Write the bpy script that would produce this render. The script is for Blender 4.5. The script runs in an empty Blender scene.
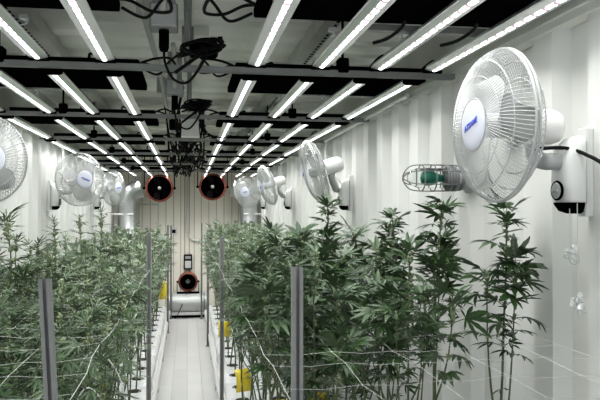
import bpy, math, random
import numpy as np
from mathutils import Vector, Matrix

SC = bpy.context.scene
COL = SC.collection
PI = math.pi

# ------------------------------------------------------------------ camera, world, exposure
cam_d = bpy.data.cameras.new('camera')
cam_d.sensor_width = 36.0
cam_d.lens = 42.0
cam_d.clip_start = 0.05
cam = bpy.data.objects.new('camera', cam_d)
COL.objects.link(cam)
YAW = math.atan(112.5 / 700)
PITCH = math.atan(8 / math.hypot(700, 112.5))
cam.location = (0, 0, 1.7)
cam.rotation_euler = (PI / 2 + PITCH, 0, -YAW)
SC.camera = cam
W = bpy.data.worlds.new('world')
SC.world = W
W.use_nodes = True
W.node_tree.nodes['Background'].inputs[0].default_value = (0.9, 0.95, 1, 1)
W.node_tree.nodes['Background'].inputs[1].default_value = 0.5  # added ambient fill through the open near end, lifts the dark ceiling
SC.view_settings.view_transform = 'Standard'
SC.view_settings.look = 'None'
SC.view_settings.gamma = 1.0
SC.view_settings.use_curve_mapping = False
SC.view_settings.exposure = 1.5
LED_GLOW = 2.2          # what the diodes show
BAR_WATTS = 1.5         # light of one bar, from an area lamp added below its strip
BAR_SPREAD = math.radians(132)
SC.cycles.max_bounces = 10
SC.cycles.diffuse_bounces = 6
SC.cycles.glossy_bounces = 4
SC.cycles.sample_clamp_indirect = 6.0


# ------------------------------------------------------------------ materials
def mat(name, col, rough=0.5, metal=0.0, vary=0.0, scale=8.0, bump=0.0, bscale=60.0, spec=0.5, emit=None):
    m = bpy.data.materials.new(name)
    m.use_nodes = True
    nt = m.node_tree
    b = nt.nodes['Principled BSDF']
    b.inputs['Base Color'].default_value = (*col, 1)
    b.inputs['Roughness'].default_value = rough
    b.inputs['Metallic'].default_value = metal
    b.inputs['Specular IOR Level'].default_value = spec
    if vary or bump:
        tc = nt.nodes.new('ShaderNodeTexCoord')
    if vary:
        n = nt.nodes.new('ShaderNodeTexNoise')
        n.inputs['Scale'].default_value = scale
        n.inputs['Detail'].default_value = 4
        nt.links.new(tc.outputs['Object'], n.inputs['Vector'])
        r = nt.nodes.new('ShaderNodeValToRGB')
        r.color_ramp.elements[0].position = 0.3
        r.color_ramp.elements[1].position = 0.72
        r.color_ramp.elements[0].color = (*[max(0, c * (1 - vary)) for c in col], 1)
        r.color_ramp.elements[1].color = (*[min(1, c * (1 + vary)) for c in col], 1)
        nt.links.new(n.outputs['Fac'], r.inputs['Fac'])
        nt.links.new(r.outputs['Color'], b.inputs['Base Color'])
    if bump:
        n2 = nt.nodes.new('ShaderNodeTexNoise')
        n2.inputs['Scale'].default_value = bscale
        nt.links.new(tc.outputs['Object'], n2.inputs['Vector'])
        bp = nt.nodes.new('ShaderNodeBump')
        bp.inputs['Strength'].default_value = bump
        bp.inputs['Distance'].default_value = 0.01
        nt.links.new(n2.outputs['Fac'], bp.inputs['Height'])
        nt.links.new(bp.outputs['Normal'], b.inputs['Normal'])
    return m


def leaf_material(name, dark, light, under, rough, spec=0.45):
    m = bpy.data.materials.new(name)
    m.use_nodes = True
    nt = m.node_tree
    b = nt.nodes['Principled BSDF']
    tc = nt.nodes.new('ShaderNodeTexCoord')
    n = nt.nodes.new('ShaderNodeTexNoise')
    n.inputs['Scale'].default_value = 14
    n.inputs['Detail'].default_value = 3
    nt.links.new(tc.outputs['Object'], n.inputs['Vector'])
    r = nt.nodes.new('ShaderNodeValToRGB')
    r.color_ramp.elements[0].position = 0.35
    r.color_ramp.elements[1].position = 0.68
    r.color_ramp.elements[0].color = (*dark, 1)
    r.color_ramp.elements[1].color = (*light, 1)
    nt.links.new(n.outputs['Fac'], r.inputs['Fac'])
    g = nt.nodes.new('ShaderNodeNewGeometry')
    mx = nt.nodes.new('ShaderNodeMix')
    mx.data_type = 'RGBA'
    nt.links.new(g.outputs['Backfacing'], mx.inputs[0])
    nt.links.new(r.outputs['Color'], mx.inputs[6])
    mx.inputs[7].default_value = (*under, 1)
    nt.links.new(mx.outputs[2], b.inputs['Base Color'])
    b.inputs['Roughness'].default_value = rough
    b.inputs['Specular IOR Level'].default_value = spec
    return m


M = {}
M['wall'] = mat('white_wall_paint', (0.64, 0.645, 0.615), 0.36, vary=0.03, scale=2.0)
M['fascia'] = mat('top_rail_paint', (0.66, 0.67, 0.63), 0.5, vary=0.08, scale=3.0)
M['back'] = mat('cream_wall_paint', (0.90, 0.86, 0.76), 0.5, vary=0.03, scale=2.0)
M['groove'] = mat('panel_joint_sealant', (0.46, 0.43, 0.36), 0.7)
M['ceil'] = mat('ceiling_paint', (0.84, 0.84, 0.79), 0.35, vary=0.06, scale=5.0)
M['alu'] = mat('extruded_aluminium', (0.74, 0.75, 0.75), 0.34, metal=0.7)
M['steel'] = mat('galvanised_strut', (0.25, 0.255, 0.25), 0.5, metal=0.6, vary=0.12, scale=12)
M['paintsteel'] = mat('pale_painted_channel', (0.42, 0.43, 0.40), 0.45, vary=0.08, scale=10)
M['post'] = mat('grey_steel_post', (0.23, 0.233, 0.226), 0.5, metal=0.1, vary=0.12, scale=14)
M['duct'] = mat('galvanised_duct', (0.46, 0.475, 0.475), 0.33, metal=0.95, vary=0.1, scale=10, bump=0.15, bscale=14)
M['ductgrey'] = mat('grey_duct', (0.50, 0.51, 0.50), 0.4, metal=0.3, vary=0.06)
M['black'] = mat('black_plastic', (0.0015, 0.0015, 0.0018), 0.8, spec=0.0)
M['rubber'] = mat('black_cable', (0.003, 0.003, 0.0035), 0.6, spec=0.12)
M['white'] = mat('white_plastic', (0.68, 0.68, 0.665), 0.34)
M['wire'] = mat('white_coated_wire', (0.46, 0.465, 0.46), 0.4)
M['blade'] = mat('pale_grey_blade', (0.50, 0.51, 0.505), 0.35)
M['badge'] = mat('badge_white', (0.58, 0.60, 0.68), 0.35)
M['blue'] = mat('blue_print', (0.06, 0.09, 0.50), 0.4)
M['greyplastic'] = mat('grey_plastic', (0.34, 0.35, 0.35), 0.4)
M['silver'] = mat('silver_hub', (0.35, 0.36, 0.36), 0.35, metal=0.6)
M['orange'] = mat('orange_painted_steel', (0.17, 0.030, 0.014), 0.5, vary=0.2, scale=9)
M['copper'] = mat('terracotta_painted_steel', (0.19, 0.045, 0.022), 0.5, vary=0.2, scale=9)
M['floor'] = None
M['slab'] = mat('white_film', (0.78, 0.79, 0.79), 0.3, vary=0.05, scale=6, bump=0.5, bscale=16)
M['substrate'] = mat('dark_substrate', (0.022, 0.016, 0.012), 0.9, vary=0.3, scale=60)
M['tray'] = mat('white_tray', (0.70, 0.71, 0.71), 0.4, vary=0.05)
M['string'] = mat('white_string', (0.50, 0.51, 0.485), 0.6)
M['tube'] = mat('white_tube', (0.80, 0.80, 0.78), 0.35)
M['yellow'] = mat('yellow_sticky_card', (0.80, 0.62, 0.03), 0.35, vary=0.1, scale=20)
M['stem'] = mat('green_stem', (0.065, 0.085, 0.035), 0.6, vary=0.3, scale=20)
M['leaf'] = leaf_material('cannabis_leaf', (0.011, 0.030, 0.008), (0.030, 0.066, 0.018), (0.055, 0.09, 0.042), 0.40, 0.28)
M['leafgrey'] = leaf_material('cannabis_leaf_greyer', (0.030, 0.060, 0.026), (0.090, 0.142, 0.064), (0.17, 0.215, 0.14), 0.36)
M['bud'] = leaf_material('cannabis_bud', (0.07, 0.11, 0.045), (0.30, 0.35, 0.20), (0.20, 0.25, 0.14), 0.6)
M['clear'] = mat('clear_film', (0.85, 0.87, 0.86), 0.15)
M['clear'].node_tree.nodes['Principled BSDF'].inputs['Transmission Weight'].default_value = 0.55
M['guardgrey'] = mat('dull_grey_metal', (0.14, 0.145, 0.145), 0.45, metal=0.2)
M['greenbulb'] = mat('green_bulb', (0.01, 0.16, 0.11), 0.3)
M['lightgrey'] = mat('light_grey_metal', (0.36, 0.37, 0.37), 0.4, metal=0.3)

gl = bpy.data.materials.new('lamp_glass')
gl.use_nodes = True
nt = gl.node_tree
b = nt.nodes['Principled BSDF']
b.inputs['Base Color'].default_value = (0.93, 0.97, 0.95, 1)
b.inputs['Roughness'].default_value = 0.05
b.inputs['Transmission Weight'].default_value = 1.0
b.inputs['IOR'].default_value = 1.1
M['glass'] = gl

# floor: pale sheet flooring, faint boards along the aisle and faint cross seams
m = bpy.data.materials.new('pale_floor_boards')
m.use_nodes = True
nt = m.node_tree
b = nt.nodes['Principled BSDF']
tc = nt.nodes.new('ShaderNodeTexCoord')
mp = nt.nodes.new('ShaderNodeMapping')
mp.inputs['Rotation'].default_value = (0, 0, PI / 2)
nt.links.new(tc.outputs['Object'], mp.inputs['Vector'])
br = nt.nodes.new('ShaderNodeTexBrick')
br.inputs['Color1'].default_value = (0.66, 0.63, 0.59, 1)
br.inputs['Color2'].default_value = (0.57, 0.54, 0.505, 1)
br.inputs['Mortar'].default_value = (0.46, 0.435, 0.41, 1)
br.inputs['Scale'].default_value = 1.0
br.inputs['Mortar Size'].default_value = 0.004
br.inputs['Brick Width'].default_value = 1.25
br.inputs['Row Height'].default_value = 0.14
nt.links.new(mp.outputs['Vector'], br.inputs['Vector'])
nz = nt.nodes.new('ShaderNodeTexNoise')
nz.inputs['Scale'].default_value = 3.0
nz.inputs['Detail'].default_value = 5
nt.links.new(tc.outputs['Object'], nz.inputs['Vector'])
mx = nt.nodes.new('ShaderNodeMix')
mx.data_type = 'RGBA'
mx.inputs[0].default_value = 0.12
nt.links.new(br.outputs['Color'], mx.inputs[6])
nt.links.new(nz.outputs['Color'], mx.inputs[7])
hs = nt.nodes.new('ShaderNodeHueSaturation')
hs.inputs['Saturation'].default_value = 0.35
nt.links.new(mx.outputs[2], hs.inputs['Color'])
nt.links.new(hs.outputs['Color'], b.inputs['Base Color'])
b.inputs['Roughness'].default_value = 0.42
M['floor'] = m

# LED strip: rows of white diodes, a few of them pinkish, seen as bright dots with darker gaps
m = bpy.data.materials.new('led_strip')
m.use_nodes = True
nt = m.node_tree
nt.nodes.remove(nt.nodes['Principled BSDF'])
em = nt.nodes.new('ShaderNodeEmission')
tc = nt.nodes.new('ShaderNodeTexCoord')
sp = nt.nodes.new('ShaderNodeSeparateXYZ')
nt.links.new(tc.outputs['Object'], sp.inputs[0])


def mathn(op, a, bb=None):
    n = nt.nodes.new('ShaderNodeMath')
    n.operation = op
    for i, v in enumerate((a, bb)):
        if v is None:
            continue
        if isinstance(v, (int, float)):
            n.inputs[i].default_value = v
        else:
            nt.links.new(v, n.inputs[i])
    return n.outputs[0]


fr = mathn('FRACT', mathn('MULTIPLY', sp.outputs['Y'], 1 / 0.062))
gap = mathn('LESS_THAN', fr, 0.70)
st = mathn('ADD', mathn('MULTIPLY', gap, 1.2), 0.13)
fr2 = mathn('FRACT', mathn('MULTIPLY', sp.outputs['Y'], 1 / 0.060))
pk = mathn('MULTIPLY', mathn('GREATER_THAN', fr, 0.70), 1.0)
cm = nt.nodes.new('ShaderNodeMix')
cm.data_type = 'RGBA'
nt.links.new(pk, cm.inputs[0])
cm.inputs[6].default_value = (0.96, 0.985, 1.0, 1)
cm.inputs[7].default_value = (1.0, 0.66, 0.78, 1)
nt.links.new(cm.outputs[2], em.inputs['Color'])
nt.links.new(mathn('MULTIPLY', st, LED_GLOW), em.inputs['Strength'])
nt.links.new(em.outputs[0], nt.nodes['Material Output'].inputs['Surface'])
M['led'] = m


# ------------------------------------------------------------------ mesh builder
class MB:
    def __init__(s):
        s.v, s.f, s.s = [], [], []

    def add(s, vs, fs, smooth=False, mtx=None):
        o = len(s.v)
        if mtx is not None:
            vs = [mtx @ Vector(v) for v in vs]
        s.v.extend([tuple(v) for v in vs])
        s.f.extend([tuple(i + o for i in f) for f in fs])
        s.s.extend([smooth] * len(fs))
        return s

    def box(s, x0, x1, y0, y1, z0, z1, bev=0.0, mtx=None):
        if bev <= 0:
            vs = [(x, y, z) for x in (x0, x1) for y in (y0, y1) for z in (z0, z1)]
            fs = [(0, 1, 3, 2), (4, 6, 7, 5), (0, 4, 5, 1), (2, 3, 7, 6), (0, 2, 6, 4), (1, 5, 7, 3)]
            return s.add(vs, fs, False, mtx)
        # chamfered box: three nested corner points per corner
        vs, idx = [], {}
        for ix, (x, dx) in enumerate(((x0, bev), (x1, -bev))):
            for iy, (y, dy) in enumerate(((y0, bev), (y1, -bev))):
                for iz, (z, dz) in enumerate(((z0, bev), (z1, -bev))):
                    idx[ix, iy, iz] = len(vs)
                    vs += [(x, y + dy, z + dz), (x + dx, y, z + dz), (x + dx, y + dy, z)]
        I = lambda a, b_, c, k: idx[a, b_, c] + k
        fs = []
        for a in (0, 1):
            fs.append((I(a, 0, 0, 0), I(a, 0, 1, 0), I(a, 1, 1, 0), I(a, 1, 0, 0)) if a == 0 else (I(a, 0, 0, 0), I(a, 1, 0, 0), I(a, 1, 1, 0), I(a, 0, 1, 0)))
            fs.append((I(0, a, 0, 1), I(1, a, 0, 1), I(1, a, 1, 1), I(0, a, 1, 1)) if a == 0 else (I(0, a, 0, 1), I(0, a, 1, 1), I(1, a, 1, 1), I(1, a, 0, 1)))
            fs.append((I(0, 0, a, 2), I(0, 1, a, 2), I(1, 1, a, 2), I(1, 0, a, 2)) if a == 0 else (I(0, 0, a, 2), I(1, 0, a, 2), I(1, 1, a, 2), I(0, 1, a, 2)))
        for p in (0, 1):
            for q in (0, 1):
                fs.append((I(p, q, 0, 0), I(p, q, 1, 0), I(p, q, 1, 1), I(p, q, 0, 1)))
                fs.append((I(p, 0, q, 0), I(p, 1, q, 0), I(p, 1, q, 2), I(p, 0, q, 2)))
                fs.append((I(0, p, q, 1), I(1, p, q, 1), I(1, p, q, 2), I(0, p, q, 2)))
        for a in (0, 1):
            for b_ in (0, 1):
                for c in (0, 1):
                    fs.append((I(a, b_, c, 0), I(a, b_, c, 1), I(a, b_, c, 2)))
        return s.add(vs, fs, False, mtx)

    def tube(s, pts, r, n=8, closed=False, cap=True, mtx=None):
        P = [Vector(p) for p in pts]
        k = len(P)
        rs = r if isinstance(r, (list, tuple)) else [r] * k
        tang = []
        for i in range(k):
            a = P[(i - 1) % k] if (closed or i > 0) else P[i]
            c = P[(i + 1) % k] if (closed or i < k - 1) else P[i]
            t = (c - a)
            tang.append(t.normalized() if t.length > 1e-9 else Vector((0, 0, 1)))
        up = Vector((0, 0, 1)) if abs(tang[0].z) < 0.9 else Vector((1, 0, 0))
        nx = tang[0].cross(up).normalized()
        vs = []
        for i in range(k):
            nx = (nx - tang[i] * nx.dot(tang[i]))
            nx = nx.normalized() if nx.length > 1e-6 else tang[i].orthogonal().normalized()
            ny = tang[i].cross(nx)
            for j in range(n):
                a = 2 * PI * j / n
                vs.append(P[i] + (nx * math.cos(a) + ny * math.sin(a)) * rs[i])
        fs = []
        for i in range(k if closed else k - 1):
            i2 = (i + 1) % k
            for j in range(n):
                j2 = (j + 1) % n
                fs.append((i * n + j, i * n + j2, i2 * n + j2, i2 * n + j))
        s.add(vs, fs, True, mtx)
        if cap and not closed:
            s.add(vs[:n], [tuple(range(n))[::-1]], False, mtx)
            s.add(vs[-n:], [tuple(range(n))], False, mtx)
        return s

    def lathe(s, prof, n=24, mtx=None, smooth=True):
        """prof: (r, z) pairs, revolved about z."""
        vs, fs = [], []
        for (r, z) in prof:
            for j in range(n):
                a = 2 * PI * j / n
                vs.append((r * math.cos(a), r * math.sin(a), z))
        for i in range(len(prof) - 1):
            for j in range(n):
                j2 = (j + 1) % n
                fs.append((i * n + j, i * n + j2, (i + 1) * n + j2, (i + 1) * n + j))
        return s.add(vs, fs, smooth, mtx)

    def prism(s, poly, axis, a0, a1, mtx=None, smooth=False):
        """poly of 2D points extruded along axis ('x','y','z') from a0 to a1."""
        n = len(poly)
        def pt(p, a):
            return {'x': (a, p[0], p[1]), 'y': (p[0], a, p[1]), 'z': (p[0], p[1], a)}[axis]
        vs = [pt(p, a0) for p in poly] + [pt(p, a1) for p in poly]
        fs = [tuple(range(n)), tuple(range(2 * n - 1, n - 1, -1))]
        s.add(vs, fs, False, mtx)
        fs2 = [(i, (i + 1) % n, (i + 1) % n + n, i + n) for i in range(n)]
        return s.add(vs, fs2, smooth, mtx)

    def mesh(s, name, material):
        me = bpy.data.meshes.new(name)
        me.from_pydata(s.v, [], s.f)
        me.polygons.foreach_set('use_smooth', s.s)
        me.materials.append(material)
        me.update()
        return me

    def build(s, name, material, parent=None, loc=None):
        return link(name, s.mesh(name, material), parent, loc)


def link(name, me, parent=None, loc=None):
    o = bpy.data.objects.new(name, me)
    COL.objects.link(o)
    if parent is not None:
        o.parent = parent
    if loc is not None:
        o.location = loc
    return o


def tag(o, label=None, cat=None, group=None, kind=None):
    if label:
        o['label'] = label
    if cat:
        o['category'] = cat
    if group:
        o['group'] = group
    if kind:
        o['kind'] = kind
    return o


def empty(name, loc, label, cat, group=None, rot=(0, 0, 0)):
    o = bpy.data.objects.new(name, None)
    COL.objects.link(o)
    o.location = loc
    o.rotation_euler = rot
    o.empty_display_size = 0.05
    return tag(o, label, cat, group)


def spline(pts, k=8):
    """Catmull-Rom through the points."""
    P = [Vector(p) for p in pts]
    out = []
    for i in range(len(P) - 1):
        p0, p1, p2, p3 = P[max(i - 1, 0)], P[i], P[i + 1], P[min(i + 2, len(P) - 1)]
        for j in range(k):
            t = j / k
            out.append(0.5 * ((2 * p1) + (p2 - p0) * t + (2 * p0 - 5 * p1 + 4 * p2 - p3) * t * t + (3 * p1 - p0 - 3 * p2 + p3) * t ** 3))
    out.append(P[-1])
    return out


def ring(r, z=0, n=48):
    return [(r * math.cos(2 * PI * i / n), r * math.sin(2 * PI * i / n), z) for i in range(n)]


# ------------------------------------------------------------------ the container
WX, Y0, Y1, HZ = 1.17, -0.9, 11.7, 2.62
DEP = 0.046
o = MB().box(-1.3, 1.3, Y0, Y1 + 0.1, -0.08, 0.0).build('floor', M['floor'])
tag(o, 'pale grey board floor of the aisle', kind='structure')


def corrug(y0, y1, period):
    pts = []
    y = y0
    while y < y1:
        for f, d in ((0, 0), (0.38, 0), (0.5, 1), (0.88, 1)):
            if y + f * period < y1:
                pts.append((y + f * period, d))
        y += period
    pts.append((y1, 0))
    return pts


for side, nm, mir in ((-1, 'wall_left', 'white corrugated steel wall opposite the caged lamp'), (1, 'wall_right', 'white corrugated steel wall carrying the caged lamp')):
    prof = [(side * (WX + d * DEP), y) for y, d in corrug(Y0, Y1, 0.335)]
    back = [(side * 1.27, Y1), (side * 1.27, Y0)]
    poly = prof + back
    if side < 0:
        poly = poly[::-1]
    o = MB().prism(poly, 'z', 0.0, HZ).build(nm, M['wall'])
    tag(o, mir, kind='structure')
    fb = MB().box(min(side * 1.155, side * 1.21), max(side * 1.155, side * 1.21), Y0, Y1, 2.275, HZ)
    fb.box(min(side * 1.143, side * 1.16), max(side * 1.143, side * 1.16), Y0, Y1, 2.30, 2.315)
    o = fb.build('trim_%d' % (1 if side < 0 else 2), M['fascia'])
    tag(o, 'plain steel top rail above the ' + ('wall opposite the caged lamp' if side < 0 else 'caged lamp wall'), kind='structure')

# ceiling: cross ribs
cp = []
y = Y0
while y < Y1:
    for f, d in ((0, 0), (0.38, 0), (0.5, 1), (0.88, 1)):
        if y + f * 0.31 < Y1:
            cp.append((y + f * 0.31, HZ + d * 0.040))
    y += 0.31
cp += [(Y1 + 0.1, HZ), (Y1 + 0.1, HZ + 0.08), (Y0, HZ + 0.08)]
o = MB().prism(cp, 'x', -1.25, 1.25).build('ceiling', M['ceil'])
tag(o, 'grey cross-ribbed steel container roof', kind='structure')

# far wall with vertical panel joints
b = MB().box(-1.3, 1.3, Y1, Y1 + 0.1, 0, HZ)
o = b.build('wall_back', M['back'])
tag(o, 'cream panelled end wall', kind='structure')
g = MB()
xs = [-1.06, -0.95, -0.84, -0.73, -0.60, -0.475, -0.35, -0.225, -0.11, 0.11, 0.225, 0.35, 0.475, 0.60, 0.73, 0.84, 0.95, 1.06]
for x in xs:
    g.box(x - 0.006, x + 0.006, Y1 - 0.003, Y1 + 0.01, 0.0, HZ)
for x in (-0.045, 0.03):
    g.box(x - 0.008, x + 0.008, Y1 - 0.012, Y1 + 0.01, 0.0, HZ)
o = g.build('trim_3', M['groove'])
tag(o, 'dark vertical panel joints of the end wall', kind='structure')
f = MB()
f.box(-0.80, -0.46, Y1 - 0.03, Y1, 1.74, 1.775)
f.box(-0.80, -0.765, Y1 - 0.03, Y1, 0.0, 1.74)
tag(f.build('trim_4', M['fascia']), 'grey door frame on the end wall beside the duct', kind='structure')
SIDE = {-1: 'bench opposite the caged lamp', 1: 'bench under the caged lamp'}
NTH = ['nearest', 'second', 'third', 'fourth', 'fifth', 'sixth', 'seventh']

# ------------------------------------------------------------------ perforated hanging channels along the ceiling
for x, sd in ((-0.74, -1), (0.655, 1)):
    t = empty('perforated_channel', (x, Y0, 2.55), 'pale slotted steel channel under the roof above the ' + SIDE[sd], 'channel', 'slotted channels under the roof')
    c = MB()
    L = Y1 - Y0
    c.box(-0.042, 0.042, 0, L, 0.0, 0.004)
    c.box(-0.042, -0.038, 0, L, 0.004, 0.07)
    c.box(0.038, 0.042, 0, L, 0.004, 0.07)
    c.build('channel_body', M['paintsteel'], t)
    s = MB()
    yy = 0.1
    while yy < L - 0.1:
        s.box(sd * 0.024 - 0.007, sd * 0.024 + 0.007, yy, yy + 0.03, -0.0015, 0.002)
        yy += 0.062
    s.build('slot_pattern', M['black'], t)  # black blocks in place of open slots, their inner shade given as colour

# ------------------------------------------------------------------ cross struts with hangers
FY = [1.46, 3.00, 4.46, 5.86, 7.22, 8.56, 9.90]          # near ends of the seven fixtures of a row
FZ = [2.262, 2.262, 2.252, 2.244, 2.23, 2.212, 2.204]
BARL = 1.28
for i, (yj, zj) in enumerate(zip(FY[1:], FZ[1:])):
    t = empty('cross_strut', (0, yj - 0.075, zj + 0.002), 'grey steel strut across the roof at the near end of the %s grow lights' % NTH[i + 1], 'strut', 'struts across the container')
    c = MB()
    c.box(-1.155, 1.155, -0.016, 0.016, 0.020, 0.023)
    c.box(-1.155, 1.155, -0.016, -0.013, 0.001, 0.020)
    c.box(-1.155, 1.155, 0.013, 0.016, 0.001, 0.020)
    c.box(-1.155, 1.155, -0.016, -0.007, -0.001, 0.002)
    c.box(-1.155, 1.155, 0.007, 0.016, -0.001, 0.002)
    c.build('strut_rail', M['steel'], t)
    for x in (-0.74, 0.655):
        h = MB().tube([(x, 0, 0.02), (x, 0, 2.552 - zj)], 0.006, 6)
        h.box(x - 0.024, x + 0.024, -0.026, 0.026, 0.012, 0.075, 0.006)
        h.build('hanger_rod', M['black'], t)

# ------------------------------------------------------------------ LED fixtures
BX = {1: [0.268, 0.525, 0.765, 0.992], -1: [-0.310, -0.553, -0.800, -1.085]}
prof = [(-0.036, 0.006), (-0.034, 0.002), (-0.0125, -0.004), (0.0125, -0.004), (0.034, 0.002), (0.036, 0.006), (0.026, 0.021), (-0.026, 0.021)]
bar_me = MB().prism(prof, 'y', 0, BARL).mesh('light_bar', M['alu'])
led_me = MB().prism([(-0.0078, -0.0035), (-0.0078, -0.006), (-0.0055, -0.0075), (0.0055, -0.0075), (0.0078, -0.006), (0.0078, -0.0035)], 'y', 0.02, BARL - 0.02).mesh('led_strip', M['led'])
capb = MB()
capb.prism([(-0.030, -0.013), (0.030, -0.013), (0.043, -0.006), (0.044, 0.010), (0.030, 0.024), (-0.030, 0.024), (-0.044, 0.010), (-0.043, -0.006)], 'y', -0.052, 0.012)
capb.box(-0.05, 0.05, -0.04, -0.015, 0.004, 0.016, 0.004)
cap_near = capb.mesh('end_cap', M['black'])
cap_far = MB().prism([(-0.038, -0.009), (0.038, -0.009), (0.038, 0.009), (0.027, 0.023), (-0.027, 0.023), (-0.038, 0.009)], 'y', BARL - 0.006, BARL + 0.012).mesh('end_cap', M['black'])
rng = random.Random(5)
bar_lamp = bpy.data.lights.new('bar_light', 'AREA')
bar_lamp.shape = 'RECTANGLE'
bar_lamp.size = 0.006
bar_lamp.size_y = BARL - 0.04
bar_lamp.energy = BAR_WATTS
bar_lamp.spread = BAR_SPREAD
bar_lamp.color = (0.985, 1.0, 0.985)
for sd in (1, -1):
    for i, (yf, zf) in enumerate(zip(FY, FZ)):
        xs = BX[sd]
        t = empty('grow_light', (0, yf, zf), '%s LED grow light from the camera, four bars over the %s' % (NTH[i], SIDE[sd]), 'grow light', 'LED grow lights over the ' + SIDE[sd])
        for x in xs:
            bo = link('light_bar', bar_me, t, (x, 0, 0))
            link('led_strip', led_me, bo)
            link('end_cap', cap_near, bo)
            link('end_cap', cap_far, bo)
            lo = bpy.data.objects.new('bar_light', bar_lamp)
            COL.objects.link(lo)
            lo.parent = bo
            lo.location = (0, BARL / 2, -0.0085)
        dy = 0.17 if i == 0 else -0.03
        xi, xo = sd * 0.20, sd * 1.06
        dd = MB().box(min(xi, xo), max(xi, xo), dy, dy + (0.52 if i == 0 else 0.60), 0.0245, 0.056, 0.004)
        dd.box(min(sd * 0.3, sd * 1.0), max(sd * 0.3, sd * 1.0), dy + 0.34, dy + 0.50, 0.056, 0.085)
        dr = dd.build('driver_box', M['black'], t)
        for x in (xs[1] - sd * 0.06, xs[2] - sd * 0.07):
            cl = MB()
            cl.box(x - 0.012, x + 0.012, dy + 0.59, dy + 0.61, 0.010, 0.026, 0.003)
            cl.tube([(x, dy + 0.60, 0.015), (x + 0.010, dy + 0.60, 0.0), (x - 0.010, dy + 0.60, -0.006)], 0.0028, 6)
            cl.build('bar_clip', M['lightgrey'], t)
        xb0, xb1 = sd * 0.55, sd * 1.0
        MB().box(min(xb0, xb1), max(xb0, xb1), dy + 0.605, dy + 0.64, 0.0245, 0.045).build('cross_bracket', M['steel'], t)
        # loops of cable out of the driver's inner end and over the bars
        cb = MB()
        q = sd * 0.20
        dyk = dy
        dy = dy + 0.40 if i == 0 else dy
        j = rng.uniform(-0.02, 0.02)
        cb.tube(spline([(q, dy + 0.08, 0.055), (q - sd * 0.06, dy + 0.05, 0.07), (q - sd * 0.13, dy + 0.02, 0.05 + j), (q - sd * 0.15, dy + 0.1, 0.03), (q - sd * 0.09, dy + 0.15, 0.04), (q - sd * 0.03, dy + 0.12, 0.06), (q + sd * 0.02, dy + 0.1, 0.06)]), 0.0055, 6)
        cb.build('power_cord', M['rubber'], t)
        cb = MB()
        cb.tube(spline([(q - sd * 0.0, dy + 0.16, 0.05), (q - sd * 0.07, dy + 0.19, 0.03), (q - sd * 0.12, dy + 0.13, 0.06 + j), (q - sd * 0.17, dy + 0.06, 0.10)]), 0.005, 6)
        cb.build('power_cord', M['rubber'], t)
        dy = dyk
        for x in xs:
            w = MB()
            e = rng.uniform(-0.02, 0.03)
            w.tube(spline([(x, -0.05, 0.02), (x + sd * 0.04, -0.07, 0.05 + e), (x + sd * 0.085, -0.04, 0.075 + e), (x + sd * 0.09, 0.0, 0.04), (x + sd * 0.07, 0.06, 0.05)]), 0.0055, 6)
            w.build('jumper_cable', M['rubber'], t)
        if i == 0:
            for x in (xs[1], xs[2]):
                hk = MB()
                hk.tube(spline([(x + sd * 0.12, dy + 0.43, 0.05), (x + sd * 0.15, dy + 0.50, 0.02), (x + sd * 0.13, dy + 0.60, 0.0), (x + sd * 0.10, dy + 0.68, 0.0)]), 0.006, 6)
                hk.build('loose_cable', M['rubber'], t)
        # the rods that carry the front of each fixture
        for k, x in enumerate((xs[0], xs[3])):
            if i == 0:
                MB().tube([(x, dy + 0.1, 0.054), (x, dy + 0.1, HZ - zf)], 0.004, 6).build('hanging_wire', M['steel'], t)

# ------------------------------------------------------------------ conduits, boxes and cables in the middle of the ceiling
p = MB().tube([(0.0, Y0 + 0.01, 2.5), (0.0, 3.86, 2.5)], 0.016, 10)
p.tube([(0.0, 3.80, 2.5), (0.0, 3.90, 2.5)], 0.021, 10)
p.tube(spline([(0.0, 3.88, 2.5), (0.0, 3.97, 2.53), (0.01, 4.1, 2.50), (0.012, 4.5, 2.42), (0.012, 4.9, 2.42)]), 0.013, 8)
p.tube([(0.012, 4.86, 2.42), (0.012, 10.9, 2.42)], 0.012, 8)
for yy in (1.0, 2.4, 3.6):
    p.box(-0.03, 0.03, yy, yy + 0.02, 2.495, HZ + 0.005)
tag(p.build('conduit', M['steel']), 'grey steel conduit running down the middle of the roof', 'conduit')
p = MB().tube([(-0.21, Y0 + 0.01, 2.52), (-0.21, 1.6, 2.52), (-0.165, 3.9, 2.50), (-0.165, 11.0, 2.50)], 0.013, 8)
for yy in (1.2, 3.0, 5.0, 7.0, 9.0):
    p.box(-0.215, -0.15, yy, yy + 0.015, 2.51, HZ + 0.005)
tag(p.build('conduit', M['paintsteel']), 'thin pale conduit along the roof beside the junction boxes', 'conduit')

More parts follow.
